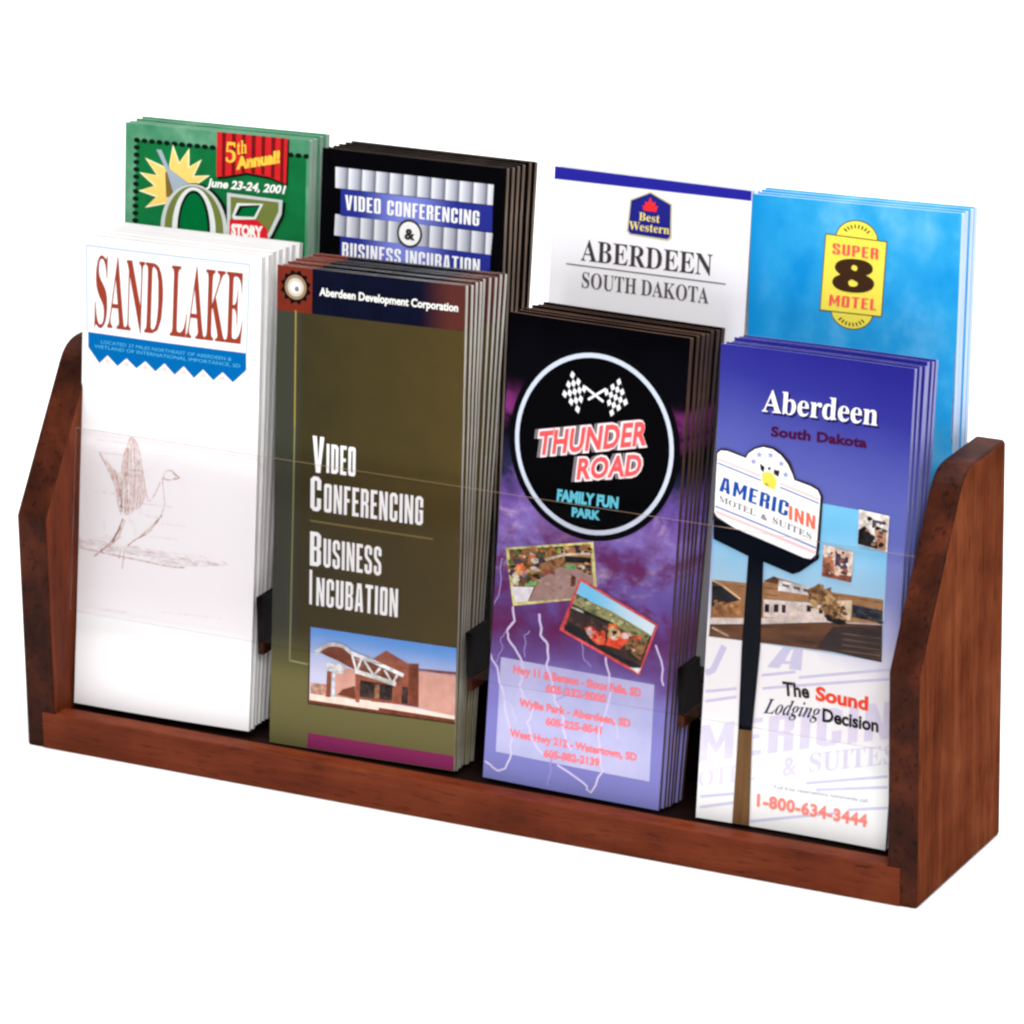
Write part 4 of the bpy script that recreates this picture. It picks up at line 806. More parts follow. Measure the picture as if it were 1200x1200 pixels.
strokes = [([(0.435, 5.021), (0.685, 4.642), (0.827, 4.366), (0.891, 4.081), (0.974, 3.865)], .03, K2), ([(1.163, 5.427), (1.002, 5.007), (0.948, 4.499), (0.972, 3.915)], .03, K2), ([(1.163, 5.427), (1.315, 5.245), (1.428, 4.792), (1.498, 4.333), (1.372, 4.033)], .022, K2),
           ([(1.093, 5.185), (1.070, 4.597), (1.125, 3.935)], .03, K3), ([(1.227, 5.201), (1.261, 4.621), (1.220, 3.980)], .028, K3), ([(1.148, 5.275), (1.184, 4.612), (1.159, 4.107)], .025, K2), ([(1.328, 4.963), (1.358, 4.550), (1.314, 4.059)], .025, K2), ([(1.411, 4.707), (1.439, 4.393), (1.369, 4.133)], .02, K2),
           ([(0.779, 4.729), (0.902, 4.409), (0.991, 3.918)], .032, K3), ([(0.662, 4.798), (0.803, 4.531), (0.910, 4.109)], .022, K2), ([(1.023, 4.926), (1.036, 4.426), (1.068, 3.927)], .026, K3),
           ([(1.833, 4.609), (1.689, 4.307), (1.577, 4.210), (1.514, 4.419)], .022, K2), ([(1.869, 4.697), (1.915, 4.402), (1.940, 4.172), (1.852, 3.927)], .02, K2), ([(1.889, 4.666), (1.942, 4.822), (2.054, 4.861), (2.150, 4.815), (2.144, 4.722), (2.022, 4.674), (1.888, 4.682)], .02, K2), ([(2.112, 4.827), (2.257, 4.737), (2.135, 4.705)], .035, K3),
           ([(1.014, 3.786), (0.868, 3.465), (0.701, 3.242), (0.379, 2.964)], .035, K3), ([(1.053, 3.758), (0.927, 3.406), (0.683, 3.172)], .03, K2), ([(0.961, 3.612), (0.832, 3.393), (0.777, 3.285)], .05, K3), ([(1.888, 3.973), (1.741, 3.779), (1.593, 3.593), (1.292, 3.403), (1.105, 3.244)], .03, K3), ([(1.815, 3.889), (1.629, 3.681), (1.424, 3.504)], .03, K2),
           ([(0.989, 3.246), (0.938, 2.987)], .02, K2), ([(1.067, 3.222), (1.020, 2.795)], .022, K2), ([(0.875, 3.214), (0.802, 3.019)], .02, K1), ([(0.570, 3.830), (0.598, 3.498)], .016, K1), ([(1.373, 3.966), (1.624, 3.898), (1.852, 3.927)], .015, K1), ([(1.128, 3.834), (1.324, 3.658), (1.291, 3.453)], .015, K1),
           ([(0.014, 3.270), (0.566, 3.241), (1.144, 3.215), (1.815, 3.152), (2.387, 3.144), (2.953, 3.202)], .03, K1), ([(0.018, 3.085), (0.763, 3.048), (1.436, 3.019), (2.106, 2.990), (2.428, 3.016)], .03, K2), ([(1.145, 3.182), (1.721, 3.090), (2.200, 3.035)], .04, K1),
           ([(2.005, 3.177), (2.079, 3.254), (2.178, 3.133)], .045, KH), ([(2.328, 3.220), (2.421, 3.265), (2.557, 3.166)], .045, KH), ([(2.746, 3.191), (2.857, 3.256), (2.992, 3.174)], .04, KH)]
for pts, w, k in strokes:
    a.stroke(pts, w, k, 2)
for k in range(15):                       # broken horizontal shading of the water
    x, y = rnd.uniform(0.15, 2.6), rnd.uniform(1.9, 5.3)
    a.stroke([(x, y), (x + rnd.uniform(0.4, 1.0), y + 0.02)], 0.018, K1, 1)
a.build('bird_sketch')

# ================================================================== 2  OLIVE BROCHURE
cv = Cover('brochure', P['V'], MV, E_MIX, bulge=0.02, sag=-0.02, thick=0.05, splay=0.045)
tag(cv.root, 'front olive brochure with white condensed title and a photo of a brick building', 'brochure')
cv.stack('brochure', 'olive brochure with dark navy heading fanned out behind the one showing the brick building', 'brochure', 'olive brochures in the second front pocket',
         fan(8, 0.075, 0.0112, 0.006, 8))
a = Art(cv)
c0 = (0.403, 8.847)
a.poly([(c0[0] + (.34 if i % 2 else .27) * math.cos(i * math.pi / 12), c0[1] + (.34 if i % 2 else .27) * math.sin(i * math.pi / 12)) for i in range(24)], ink((14, 12, 14)), 1)
a.disc(c0, .235, ink((150, 124, 96)), 2).disc(c0, .175, ink((206, 196, 184)), 3).disc(c0, .11, ink((250, 248, 244)), 4).disc((c0[0] + .03, c0[1] - .03), .05, ink((130, 120, 116)), 5)
a.build('gear_emblem')
Art(cv).text('Aberdeen Development Corporation', (0.923, 8.748), (3.837, 8.736), (0.926, 8.896), ink((240, 240, 236)), 2, 'sans', .028).build('heading_lettering')
a = Art(cv)
a.stroke([(0.412, 8.412), (0.425, 6.189)], .035, ink((150, 130, 66)), 1).stroke([(0.425, 6.189), (0.410, 1.657)], .03, ink((134, 128, 84)), 1).stroke([(0.410, 1.657), (0.813, 1.636)], .03, ink((140, 142, 104)), 1)
a.stroke([(0.787, 4.425), (3.434, 4.390)], .03, ink((124, 108, 62)), 1)
a.build('gold_rule')
WI = ink((250, 250, 246))
a = Art(cv)
a.text('V', (0.829, 5.367), (1.077, 5.363), (0.824, 6.062), WI, 2, 'block').text('IDEO', (1.132, 5.386), (1.755, 5.386), (1.129, 5.942), WI, 2, 'block')
a.text('C', (0.798, 4.624), (1.029, 4.619), (0.794, 5.289), WI, 2, 'block').text('ONFERENCING', (1.093, 4.627), (3.206, 4.623), (1.091, 5.176), WI, 2, 'block')
a.text('B', (0.811, 3.561), (1.051, 3.559), (0.803, 4.221), WI, 2, 'block').text('USINESS', (1.106, 3.566), (2.351, 3.554), (1.100, 4.117), WI, 2, 'block')
a.text('I', (0.817, 2.809), (0.872, 2.808), (0.809, 3.479), WI, 2, 'block').text('NCUBATION', (0.965, 2.803), (2.720, 2.801), (0.963, 3.349), WI, 2, 'block')
a.build('title_lettering')
a = Art(cv)
a.poly([(0.816, 2.402), (4.026, 2.400), (4.012, 0.910), (0.825, 0.862)], ph((62, 38, 26)), 1)
sky = vgrad('photo_sky', 'v', 0.92 + 0.6, 2.37 , (196, 196, 220), (92, 148, 216), 0.1)
a.poly([(0.857, 2.371), (4.014, 2.373), (3.997, 0.950), (0.860, 0.907)], sky, 2)


def q(ox, oy, s, *pts):
    return pts


BR, BRD, PKW = speckle('brick', [(0.3, (120, 62, 44)), (0.7, (160, 92, 70))], 5), speckle('brick_dark', [(0.3, (92, 44, 28)), (0.7, (128, 66, 46))], 5), speckle('pink_wall', [(0.3, (196, 142, 126)), (0.7, (214, 160, 146))], 4)
SAN = speckle('pale_paving', [(0.3, (228, 196, 180)), (0.7, (246, 226, 214))], 5)
a.poly([(0.881, 1.293), (1.233, 1.302), (1.238, 1.065), (0.885, 1.069)], ph((186, 138, 118)), 3)
a.poly([(0.870, 1.080), (1.209, 1.074), (2.259, 1.140), (4.007, 1.070), (3.996, 0.951), (0.859, 0.906)], SAN, 4)
a.poly([(2.378, 1.012), (3.980, 1.001), (3.990, 0.945), (2.352, 0.917)], BRD, 5)
a.poly([(0.858, 0.951), (2.380, 0.960), (2.381, 0.915), (0.859, 0.904)], BRD, 6)
a.poly([(3.182, 1.856), (4.028, 1.893), (4.007, 1.057), (3.201, 1.127)], PKW, 3).stroke([(3.182, 1.851), (4.022, 1.890)], .05, ph((110, 60, 48)), 6)
a.poly([(2.183, 1.904), (2.497, 2.135), (2.964, 1.944), (3.194, 1.968), (3.215, 1.129), (2.782, 1.134), (2.202, 1.106)], BR, 5)
a.poly([(2.987, 1.934), (3.194, 1.955), (3.203, 1.135), (3.007, 1.145)], BRD, 6)
a.poly([(1.415, 1.682), (1.869, 1.665), (1.882, 1.088), (1.428, 1.104)], PKW, 4).poly([(1.471, 1.137), (1.586, 1.258), (1.846, 1.359), (1.866, 1.112)], BRD, 6)
a.poly([(1.869, 1.639), (2.786, 1.554), (2.782, 1.134), (1.881, 1.114)], BR, 6)
a.poly([(1.960, 1.493), (2.657, 1.479), (2.650, 1.181), (1.953, 1.164)], ph((52, 40, 38), .3), 7).poly([(2.281, 1.458), (2.382, 1.459), (2.374, 1.183), (2.273, 1.182)], ph((140, 92, 64)), 8).poly([(2.860, 1.486), (2.990, 1.485), (2.983, 1.162), (2.853, 1.162)], ph((60, 42, 40)), 7)
a.poly([(1.242, 1.566), (1.339, 1.572), (1.326, 1.069), (1.223, 1.063)], BR, 7).poly([(1.855, 1.597), (1.957, 1.598), (1.955, 1.051), (1.868, 1.054)], BR, 8)
a.poly([(1.044, 1.921), (1.188, 2.033), (1.363, 2.090), (1.568, 2.076), (1.744, 2.002), (1.863, 1.895), (1.854, 1.676), (1.722, 1.710), (1.486, 1.792), (1.192, 1.868)], BRD, 7)
a.poly([(1.834, 1.923), (2.883, 1.711), (2.714, 1.518), (1.869, 1.652)], ph((118, 70, 54)), 7)
WT = ph((240, 232, 226))
a.stroke([(0.971, 1.880), (1.188, 2.041), (1.362, 2.106), (1.582, 2.093), (1.774, 1.988), (2.242, 1.886), (2.883, 1.703)], .075, WT, 9)
a.stroke([(1.854, 1.650), (2.248, 1.598), (2.729, 1.515)], .085, WT, 9)
for s in ([(1.775, 1.954), (1.875, 1.652)], [(1.979, 1.911), (1.897, 1.682)], [(2.039, 1.871), (2.248, 1.624)], [(2.389, 1.788), (2.248, 1.624)], [(2.477, 1.760), (2.627, 1.558)], [(2.753, 1.693), (2.656, 1.536)]):
    a.stroke(s, .045, WT, 8)
a.poly([(1.209, 1.733), (1.487, 1.744), (1.634, 1.717), (1.579, 1.552), (1.374, 1.558), (1.242, 1.579)], ph((226, 222, 226)), 6).poly([(1.344, 1.593), (1.417, 1.590), (1.413, 1.102), (1.369, 1.096)], ph((220, 216, 222)), 6)
a.build('building_photo')
Art(cv).poly([(0.840, 0.305), (4.020, 0.295), (4.013, -0.131), (0.829, -0.059)], ink((132, 44, 90)), 1).build('magenta_stripe')

# ================================================================== 3  STORM BROCHURE
ct = Cover('brochure', P['T'], MT, E_DARK, bulge=0.02, sag=-0.02, thick=0.09, splay=0.06)
tag(ct.root, 'front black and violet lightning brochure with round checkered-flag emblem and two small photos', 'brochure')
ct.stack('brochure', 'black topped violet brochure standing behind the one with the round checkered-flag emblem', 'brochure', 'black and violet brochures in the third front pocket',
         fan(6, 0.10, 0.0075, 0.022, 5, 0.012, 0.001))
a = Art(ct)
cc = (1.863, 6.632)
a.disc(cc, 1.735, ink((6, 6, 10)), 5, 64, 1.80).disc(cc, 1.62, ink((196, 204, 220)), 6, 64, 1.69).disc(cc, 1.535, ink((4, 4, 6)), 7, 64, 1.60)
FW, FK = ink((236, 236, 238)), ink((16, 16, 18))


def flag(A, quad, n=5):
    p = [Vector(x) for x in quad]
    A.poly(quad, FW, 8)
    g = lambda s, t: tuple((p[0] * (1 - s) + p[1] * s) * (1 - t) + (p[3] * (1 - s) + p[2] * s) * t)
    for i in range(n):
        for j in range(n):
            if (i + j) % 2:
                A.poly([g(i / n, j / n), g((i + 1) / n, j / n), g((i + 1) / n, (j + 1) / n), g(i / n, (j + 1) / n)], FK, 9)


flag(a, [(1.341, 7.927), (1.652, 7.653), (1.521, 7.157), (1.167, 7.465)])
flag(a, [(2.312, 7.927), (2.508, 7.487), (2.181, 7.195), (2.019, 7.648)])
a.stroke([(1.621, 7.672), (2.015, 7.449)], .045, FW, 9).stroke([(2.050, 7.692), (1.702, 7.445)], .045, FW, 9)
a.build('round_emblem')
a = Art(ct)
RD, CY = ink((236, 84, 86)), ink((96, 184, 204))
for t, bl, br, tl in (('THUNDER', (0.738, 6.277), (2.913, 6.784), (0.770, 6.706)), ('ROAD', (1.579, 5.943), (2.833, 6.208), (1.605, 6.323))):
    a.text(t, bl, br, tl, ink((120, 110, 116)), 8, 'sans', .10, 1.06, -.07, -.01).text(t, bl, br, tl, ink((250, 222, 224)), 9, 'sans', .10, 1.06).text(t, bl, br, tl, RD, 10, 'sans', .035, 1.06)
a.text('FAMILY FUN', (1.197, 5.485), (2.430, 5.518), (1.201, 5.687), CY, 8, 'sans', .05).text('PARK', (1.522, 5.237), (2.083, 5.250), (1.520, 5.397), CY, 8, 'sans', .05)
a.build('title_lettering')
a = Art(ct)
a.poly([(0.222, 2.349), (3.400, 2.344), (3.434, 0.513), (0.240, 0.535)], speckle('pale_lilac_box', [(0.3, (170, 172, 216)), (0.7, (196, 194, 228))], 0.8), 1)
RT = ink((248, 128, 138))
for t, bl, br, tl in (('Hwy 11 & Benson - Sioux Falls, SD', (0.513, 2.094), (3.138, 2.077), (0.508, 2.240)), ('605-332-9000', (1.207, 1.850), (2.444, 1.855), (1.203, 1.988)),
                      ('Wylie Park - Aberdeen, SD', (0.674, 1.491), (2.971, 1.473), (0.669, 1.629)), ('605-225-8541', (1.249, 1.228), (2.395, 1.244), (1.245, 1.366)),
                      ('West Hwy 212 - Watertown, SD', (0.513, 0.881), (3.146, 0.862), (0.509, 1.020)), ('605-882-2139', (1.255, 0.614), (2.398, 0.633), (1.251, 0.753))):
    a.text(t, bl, br, tl, RT, 3, 'sans', .05)
a.build('address_box')
a = Art(ct)
LG, LG2 = ink((212, 202, 236)), ink((158, 146, 206))
for pts, w, k in (([(0.409, 3.347), (0.463, 3.079), (0.315, 2.870), (0.405, 2.654), (0.624, 2.412), (0.714, 2.196), (0.658, 1.909), (0.723, 1.688), (0.963, 1.496), (0.857, 1.200), (0.951, 0.937), (1.222, 0.659)], .06, LG), ([(0.967, 3.298), (1.020, 2.892), (1.182, 2.734), (1.182, 2.366), (1.331, 2.021), (1.403, 1.709), (1.567, 1.506), (1.614, 1.190), (1.761, 0.891), (1.815, 0.831)], .065, LG),
                  ([(2.384, 2.702), (2.480, 2.396), (2.530, 2.037), (2.458, 1.657), (2.357, 1.317), (2.386, 0.907), (2.485, 0.554), (2.267, 0.099), (2.106, 0.256), (1.536, 0.504)], .055, LG), ([(-0.009, 2.401), (0.194, 2.017), (0.350, 1.579), (0.515, 1.002), (0.571, 0.546), (0.464, 0.247), (0.316, 0.174), (0.026, 0.311)], .055, LG), ([(3.371, 3.092), (3.549, 2.665), (3.587, 2.352)], .05, LG),
                  ([(1.422, 0.693), (1.419, 0.367), (1.363, 0.078)], .04, LG2), ([(1.872, 2.893), (1.944, 2.583), (2.101, 2.471)], .03, LG2), ([(0.724, 2.429), (0.681, 2.837), (0.790, 2.947)], .03, LG2), ([(-0.013, 3.234), (0.113, 3.623), (0.124, 4.223)], .03, LG2), ([(0.315, 2.870), (0.199, 2.713), (0.239, 2.488), (0.106, 2.188)], .025, LG2), ([(1.403, 1.709), (1.595, 1.834), (1.629, 2.071)], .025, LG2), ([(2.386, 0.907), (2.226, 0.694), (2.036, 0.545)], .03, LG), ([(0.350, 1.579), (0.538, 1.424), (0.607, 1.157)], .025, LG), ([(2.458, 1.657), (2.667, 1.509), (2.739, 1.198)], .025, LG)):
    a.bolt(pts, w * 0.72, k, 2)
a.build('lightning_print')
a = Art(ct)
a.poly([(0.182, 4.428), (1.982, 4.819), (2.146, 3.796), (0.410, 3.358)], ph((232, 210, 128)), 4)
a.poly([(0.253, 4.403), (1.930, 4.763), (2.069, 3.790), (0.461, 3.441)], speckle('garden_photo', [(0.30, (28, 22, 18)), (0.45, (96, 62, 36)), (0.58, (160, 112, 64)), (0.72, (70, 74, 40))], 4.5, dist=1.0), 5)
a.poly([(1.261, 4.553), (1.931, 4.758), (2.014, 4.134), (1.597, 4.153)], speckle('garden_bank', [(0.3, (120, 84, 48)), (0.6, (176, 130, 84)), (0.8, (100, 110, 60))], 5), 6)
a.poly([(0.961, 3.969), (1.314, 4.236), (1.651, 4.269), (2.024, 4.220), (2.069, 3.790), (0.729, 3.489)], speckle('grey_path', [(0.3, (142, 112, 106)), (0.7, (174, 142, 134))], 4), 7)
a.poly([(0.349, 3.716), (0.824, 3.783), (0.719, 3.499), (0.461, 3.441)], ph((236, 230, 236), .08), 8)
a.poly([(1.422, 4.465), (1.966, 4.515), (1.962, 4.402), (1.430, 4.348)], ph((14, 14, 16)), 8).poly([(1.426, 4.307), (1.646, 4.342), (1.667, 4.260), (1.506, 4.224)], ph((96, 148, 92)), 9).poly([(0.640, 3.884), (0.946, 3.952), (0.847, 3.820), (0.639, 3.759)], ph((96, 156, 90)), 9)
a.stroke([(0.613, 4.430), (0.905, 4.328)], .06, ph((220, 220, 224)), 8).stroke([(1.029, 4.333), (1.420, 4.493), (1.936, 4.587)], .045, ph((214, 190, 160)), 9).blob((0.531, 4.114), .09, ph((206, 96, 40)), 8, 12).blob((0.803, 4.100), .08, ph((206, 150, 90)), 8, 12)
a.blob((0.617, 4.000), .07, ph((100, 100, 160)), 8, 12).blob((1.059, 4.112), .08, ph((150, 70, 60)), 8, 12, .05).blob((1.183, 4.122), .06, ph((140, 60, 56)), 8, 12, .045).poly([(1.567, 4.149), (1.678, 4.110), (1.674, 3.939), (1.583, 3.911)], ph((84, 44, 30)), 8)
a.blob((1.293, 4.544), .06, ph((110, 140, 50)), 8, 12)
GP = [ph((34, 26, 22)), ph((150, 96, 52)), ph((196, 140, 88)), ph((90, 60, 36)), ph((78, 96, 48)), ph((206, 100, 56)), ph((226, 206, 178)), ph((60, 40, 60))]
a.specks([(0.265, 4.371), (0.984, 4.538), (0.930, 3.964), (0.338, 3.743)], 46, .075, GP, 9, 3).specks([(1.044, 4.562), (1.925, 4.746), (1.960, 4.605), (1.420, 4.493)], 22, .05, GP, 8.2, 5).specks([(1.640, 4.428), (1.981, 4.383), (2.027, 4.164), (1.715, 4.228)], 14, .05, GP, 9, 6)
a.specks([(0.924, 4.048), (1.595, 4.181), (1.569, 3.668), (0.834, 3.551)], 12, .06, [ph((150, 122, 114)), ph((166, 136, 126))], 8.2, 8)
a.build('garden_photo')
a = Art(ct)
a.poly([(1.769, 4.109), (3.404, 3.483), (3.097, 2.474), (1.408, 3.063)], ph((232, 74, 76)), 11)
a.poly([(1.790, 4.048), (3.349, 3.460), (3.080, 2.542), (1.510, 3.092)], speckle('race_track', [(0.3, (20, 16, 16)), (0.55, (62, 42, 36)), (0.75, (96, 66, 54))], 4), 12)
a.poly([(1.790, 4.048), (3.349, 3.460), (3.284, 3.252), (1.714, 3.804)], vgrad('photo_day_sky', 'u', 1.9, 3.3, (116, 198, 236), (214, 234, 242), .12), 13)
a.poly([(1.701, 3.774), (2.436, 3.595), (3.252, 3.275), (3.209, 3.113), (2.515, 3.339), (1.661, 3.598)], speckle('field', [(0.3, (104, 108, 62)), (0.7, (164, 160, 110))], 5), 14)
a.stroke([(1.670, 3.557), (2.015, 3.457), (2.515, 3.339)], .07, ph((24, 24, 22)), 15).stroke([(1.640, 3.538), (1.891, 3.479)], .04, ph((180, 180, 170)), 16)
a.poly([(2.706, 3.229), (3.229, 3.173), (3.107, 2.758), (2.789, 2.932)], speckle('crowd', [(0.3, (40, 30, 24)), (0.6, (160, 110, 64)), (0.8, (90, 90, 60))], 9), 14)
OR = speckle('kart_red', [(0.3, (214, 56, 28)), (0.6, (244, 92, 60)), (0.8, (252, 160, 130))], 6)
a.poly([(1.926, 3.188), (2.061, 3.243), (2.221, 3.150), (2.358, 3.173), (2.360, 2.932), (2.207, 2.922), (2.045, 3.031)], OR, 16).poly([(2.425, 3.099), (2.646, 3.219), (2.812, 3.246), (2.852, 3.117), (2.668, 2.906), (2.375, 2.935)], OR, 16)
a.blob((2.525, 3.200), .13, ph((196, 164, 112)), 17, 14).poly([(2.422, 3.352), (2.606, 3.354), (2.629, 3.245), (2.401, 3.222)], ph((200, 90, 40)), 16).poly([(1.510, 3.177), (1.787, 3.193), (2.241, 2.871), (3.050, 2.692), (3.045, 2.556), (1.510, 3.086)], ph((22, 24, 30)), 15)
a.blob((2.037, 3.149), .07, ph((250, 214, 204)), 18, 12).blob((2.771, 3.183), .06, ph((250, 200, 190)), 18, 12).poly([(2.889, 2.595), (3.132, 2.621), (3.075, 2.513)], ph((248, 222, 214)), 18)
RP = [ph((24, 20, 20)), ph((70, 52, 40)), ph((150, 112, 76)), ph((196, 170, 140)), ph((110, 100, 60)), ph((200, 80, 50))]
a.specks([(1.746, 3.781), (3.221, 3.284), (3.171, 3.135), (1.697, 3.604)], 34, .04, [ph((96, 104, 58)), ph((172, 166, 116)), ph((120, 110, 66)), ph((70, 80, 50))], 14.2, 4)
a.specks([(2.704, 3.257), (3.229, 3.173), (3.118, 2.816), (2.789, 2.932)], 30, .045, RP, 15.2, 7).specks([(1.581, 3.500), (2.398, 3.264), (2.284, 3.132), (1.572, 3.187)], 20, .04, [ph((44, 30, 28)), ph((88, 62, 52)), ph((30, 26, 28))], 13.2, 9)
a.specks([(2.003, 3.200), (2.799, 3.216), (2.696, 2.945), (2.110, 2.991)], 22, .045, [ph((240, 80, 40)), ph((200, 40, 26)), ph((40, 24, 24)), ph((250, 190, 170)), ph((250, 120, 80))], 17.2, 2)
a.build('racing_photo')

# ================================================================== 4  INN BROCHURE
ca = Cover('brochure', P['A'], MA, E_LILAC, bulge=-0.07, sag=-0.05, thick=0.08, splay=0.03)
tag(ca.root, 'front blue to white motel brochure with a tilted roadside sign on a dark pole', 'brochure')
ca.stack('brochure', 'blue brochure with lilac edges stacked behind the one showing the tilted roadside sign', 'brochure', 'blue brochures in the fourth front pocket',
         fan(5, 0.10, 0.0058, 0.022, 11, 0.02, 0.001))
a = Art(ca)
SH = ink((30, 26, 84))
a.text('Aberdeen', (0.846, 7.685), (3.106, 7.708), (0.852, 8.076), SH, 1, 'serif', .01, 1.0, .035, -.035).text('Aberdeen', (0.846, 7.685), (3.106, 7.708), (0.852, 8.076), WI, 2, 'serif')
a.text('South Dakota', (1.054, 7.255), (2.908, 7.283), (1.053, 7.429), ink((66, 18, 58)), 2, 'sans', .045, 1.05)
a.build('title_lettering')
a = Art(ca)
FA, FB = ink((206, 204, 230)), ink((222, 216, 236))
a.text('MERICIN', (-0.013, 1.030), (3.742, 2.069), (-0.019, 1.721), FB, 1, 'block').text('OTEL', (0.013, 0.573), (1.131, 0.890), (0.004, 0.879), FB, 1, 'serif').text('SUITES', (2.169, 1.176), (3.870, 1.630), (2.156, 1.518), FB, 1, 'serif').text('&', (1.652, 1.022), (1.919, 1.096), (1.639, 1.372), FB, 1, 'sans', .02)
a.text('A', (1.209, 2.997), (1.885, 3.035), (1.384, 3.468), FA, 1, 'block').stroke([(0.027, 2.724), (0.161, 2.792), (0.356, 3.268)], .12, FA, 1)
for s in ([(0.043, 2.377), (0.644, 2.514)], [(1.116, 2.830), (1.774, 2.990)], [(1.845, 2.894), (3.650, 3.327)], [(0.053, 2.194), (0.653, 2.362)], [(1.147, 2.590), (3.661, 3.153)], [(2.125, 0.968), (3.729, 1.363)], [(2.326, 0.878), (3.742, 1.167)], [(0.058, 0.403), (0.710, 0.555)], [(0.069, 0.204), (0.720, 0.387)], [(1.067, 0.088), (2.769, 0.521)], [(2.989, 0.618), (3.782, 0.793)]):
    a.stroke(s, .05, FA, 1)
a.build('faint_sign_print')
a = Art(ca)
a.poly([(0.023, 5.267), (1.097, 5.037), (2.029, 5.137), (2.120, 6.156), (3.437, 6.116), (3.467, 3.432), (0.049, 3.411)], vgrad('inn_photo_sky', 'v', 3.68, 5.99, (176, 208, 226), (110, 182, 222), .25), 3)
TAN = speckle('tan_roof', [(0.3, (140, 98, 60)), (0.7, (176, 132, 90))], 4)
a.poly([(0.046, 4.470), (0.706, 4.497), (1.030, 4.537), (1.248, 4.689), (2.065, 4.569), (2.291, 4.556), (3.425, 4.578), (3.438, 4.135), (0.062, 3.749)], TAN, 4)
a.poly([(0.053, 4.459), (0.255, 4.387), (0.627, 4.176), (0.308, 4.029), (0.069, 3.973)], ph((24, 22, 26), .2), 5).poly([(0.069, 3.973), (0.628, 4.167), (0.716, 3.890), (0.061, 3.764)], ph((150, 100, 58)), 5).poly([(1.044, 4.575), (1.248, 4.695), (1.348, 4.649), (1.338, 4.556)], ph((88, 54, 40)), 5)
a.poly([(1.349, 4.637), (2.048, 4.579), (2.040, 4.439), (1.342, 4.436)], ph((232, 222, 212)), 5)
for s in ([(1.417, 4.580), (1.564, 4.570), (1.560, 4.522), (1.417, 4.531)], [(1.645, 4.564), (1.775, 4.552), (1.772, 4.503), (1.641, 4.515)], [(1.840, 4.549), (1.970, 4.538), (1.966, 4.489), (1.836, 4.500)]):
    a.poly(s, ph((110, 90, 84)), 6)
a.poly([(1.075, 4.216), (1.986, 4.280), (2.261, 4.265), (2.274, 4.050), (1.084, 3.913)], ph((214, 196, 184), .1), 5)
for s in ([(1.101, 4.159), (1.189, 4.165), (1.192, 4.014), (1.107, 4.008)], [(1.279, 4.178), (1.370, 4.185), (1.372, 4.040), (1.282, 4.033)], [(1.434, 4.191), (1.512, 4.197), (1.514, 4.048), (1.440, 4.044)], [(1.923, 4.247), (2.013, 4.248), (2.007, 4.138), (1.924, 4.132)], [(2.163, 4.281), (2.244, 4.281), (2.246, 4.142), (2.166, 4.137)]):
    a.poly(s, ph((34, 30, 40)), 6)
a.blob((2.203, 4.423), .30, speckle('tree_print', [(0.3, (84, 56, 32)), (0.7, (150, 108, 68))], 8), 6, 18, .22)
a.poly([(2.171, 4.675), (2.235, 4.669), (2.236, 4.503), (2.171, 4.509)], ph((150, 110, 76)), 7)
a.poly([(2.333, 4.396), (2.810, 4.471), (2.795, 4.095), (2.416, 4.092)], ph((216, 192, 160), .12), 6).blob((2.440, 4.231), .2, ph((150, 106, 64), .3), 7, 14, .15)
a.poly([(2.814, 4.399), (3.423, 4.373), (3.421, 4.147), (2.829, 4.167)], ph((30, 34, 44), .4), 6)
a.poly([(0.054, 3.763), (0.713, 3.841), (2.256, 4.083), (2.788, 4.055), (3.438, 4.129), (3.438, 4.039), (2.264, 3.957), (0.062, 3.636)], ph((206, 192, 184), .1), 6)
a.poly([(0.062, 3.642), (1.172, 3.798), (2.262, 3.987), (3.439, 4.111), (3.467, 3.432), (2.488, 3.467), (0.049, 3.411)], speckle('inn_asphalt', [(0.3, (60, 38, 28)), (0.5, (98, 62, 38)), (0.75, (120, 80, 52))], 1.6, (0.5, 1, 3)), 7)
a.poly([(2.459, 3.932), (3.441, 4.090), (3.467, 3.432), (2.810, 3.454), (2.163, 3.510)], speckle('inn_asphalt_dark', [(0.3, (34, 28, 32)), (0.6, (62, 46, 42)), (0.8, (90, 66, 50))], 1.8, (0.6, 1, 3.5)), 8)
a.stroke([(0.104, 3.587), (0.440, 3.468)], .04, ph((170, 140, 116)), 8)
a.poly([(2.286, 4.118), (2.410, 4.190), (2.571, 4.183), (2.742, 4.027), (2.584, 3.986), (2.340, 4.029)], ph((12, 12, 16)), 9)
TP = [ph((112, 76, 44)), ph((150, 110, 68)), ph((84, 58, 34)), ph((176, 140, 92))]
a.specks([(1.970, 4.526), (2.386, 4.570), (2.470, 4.265), (2.021, 4.231)], 40, .06, TP, 8, 3).specks([(2.402, 4.316), (2.691, 4.327), (2.706, 4.088), (2.383, 4.102)], 24, .05, TP, 8.9, 5)
a.specks([(2.815, 4.390), (3.407, 4.371), (3.404, 4.160), (2.828, 4.182)], 24, .05, [ph((22, 26, 34)), ph((48, 56, 66)), ph((70, 60, 52))], 6.2, 6)
a.specks([(0.107, 4.107), (0.661, 4.156), (0.694, 3.887), (0.092, 3.799)], 14, .05, [ph((128, 84, 48)), ph((166, 120, 76))], 5.2, 7)
for s in ([(0.065, 4.375), (0.704, 4.430)], [(1.067, 4.457), (1.333, 4.465)], [(1.074, 4.337), (1.351, 4.340)], [(2.067, 4.524), (3.420, 4.517)]):
    a.stroke(s, .022, ph((120, 82, 50)), 5.1)
a.stroke([(1.075, 4.216), (1.986, 4.280), (2.261, 4.265)], .05, ph((238, 228, 218)), 6.1).stroke([(0.053, 4.465), (0.254, 4.393), (0.627, 4.182)], .035, ph((196, 160, 120)), 6.1)
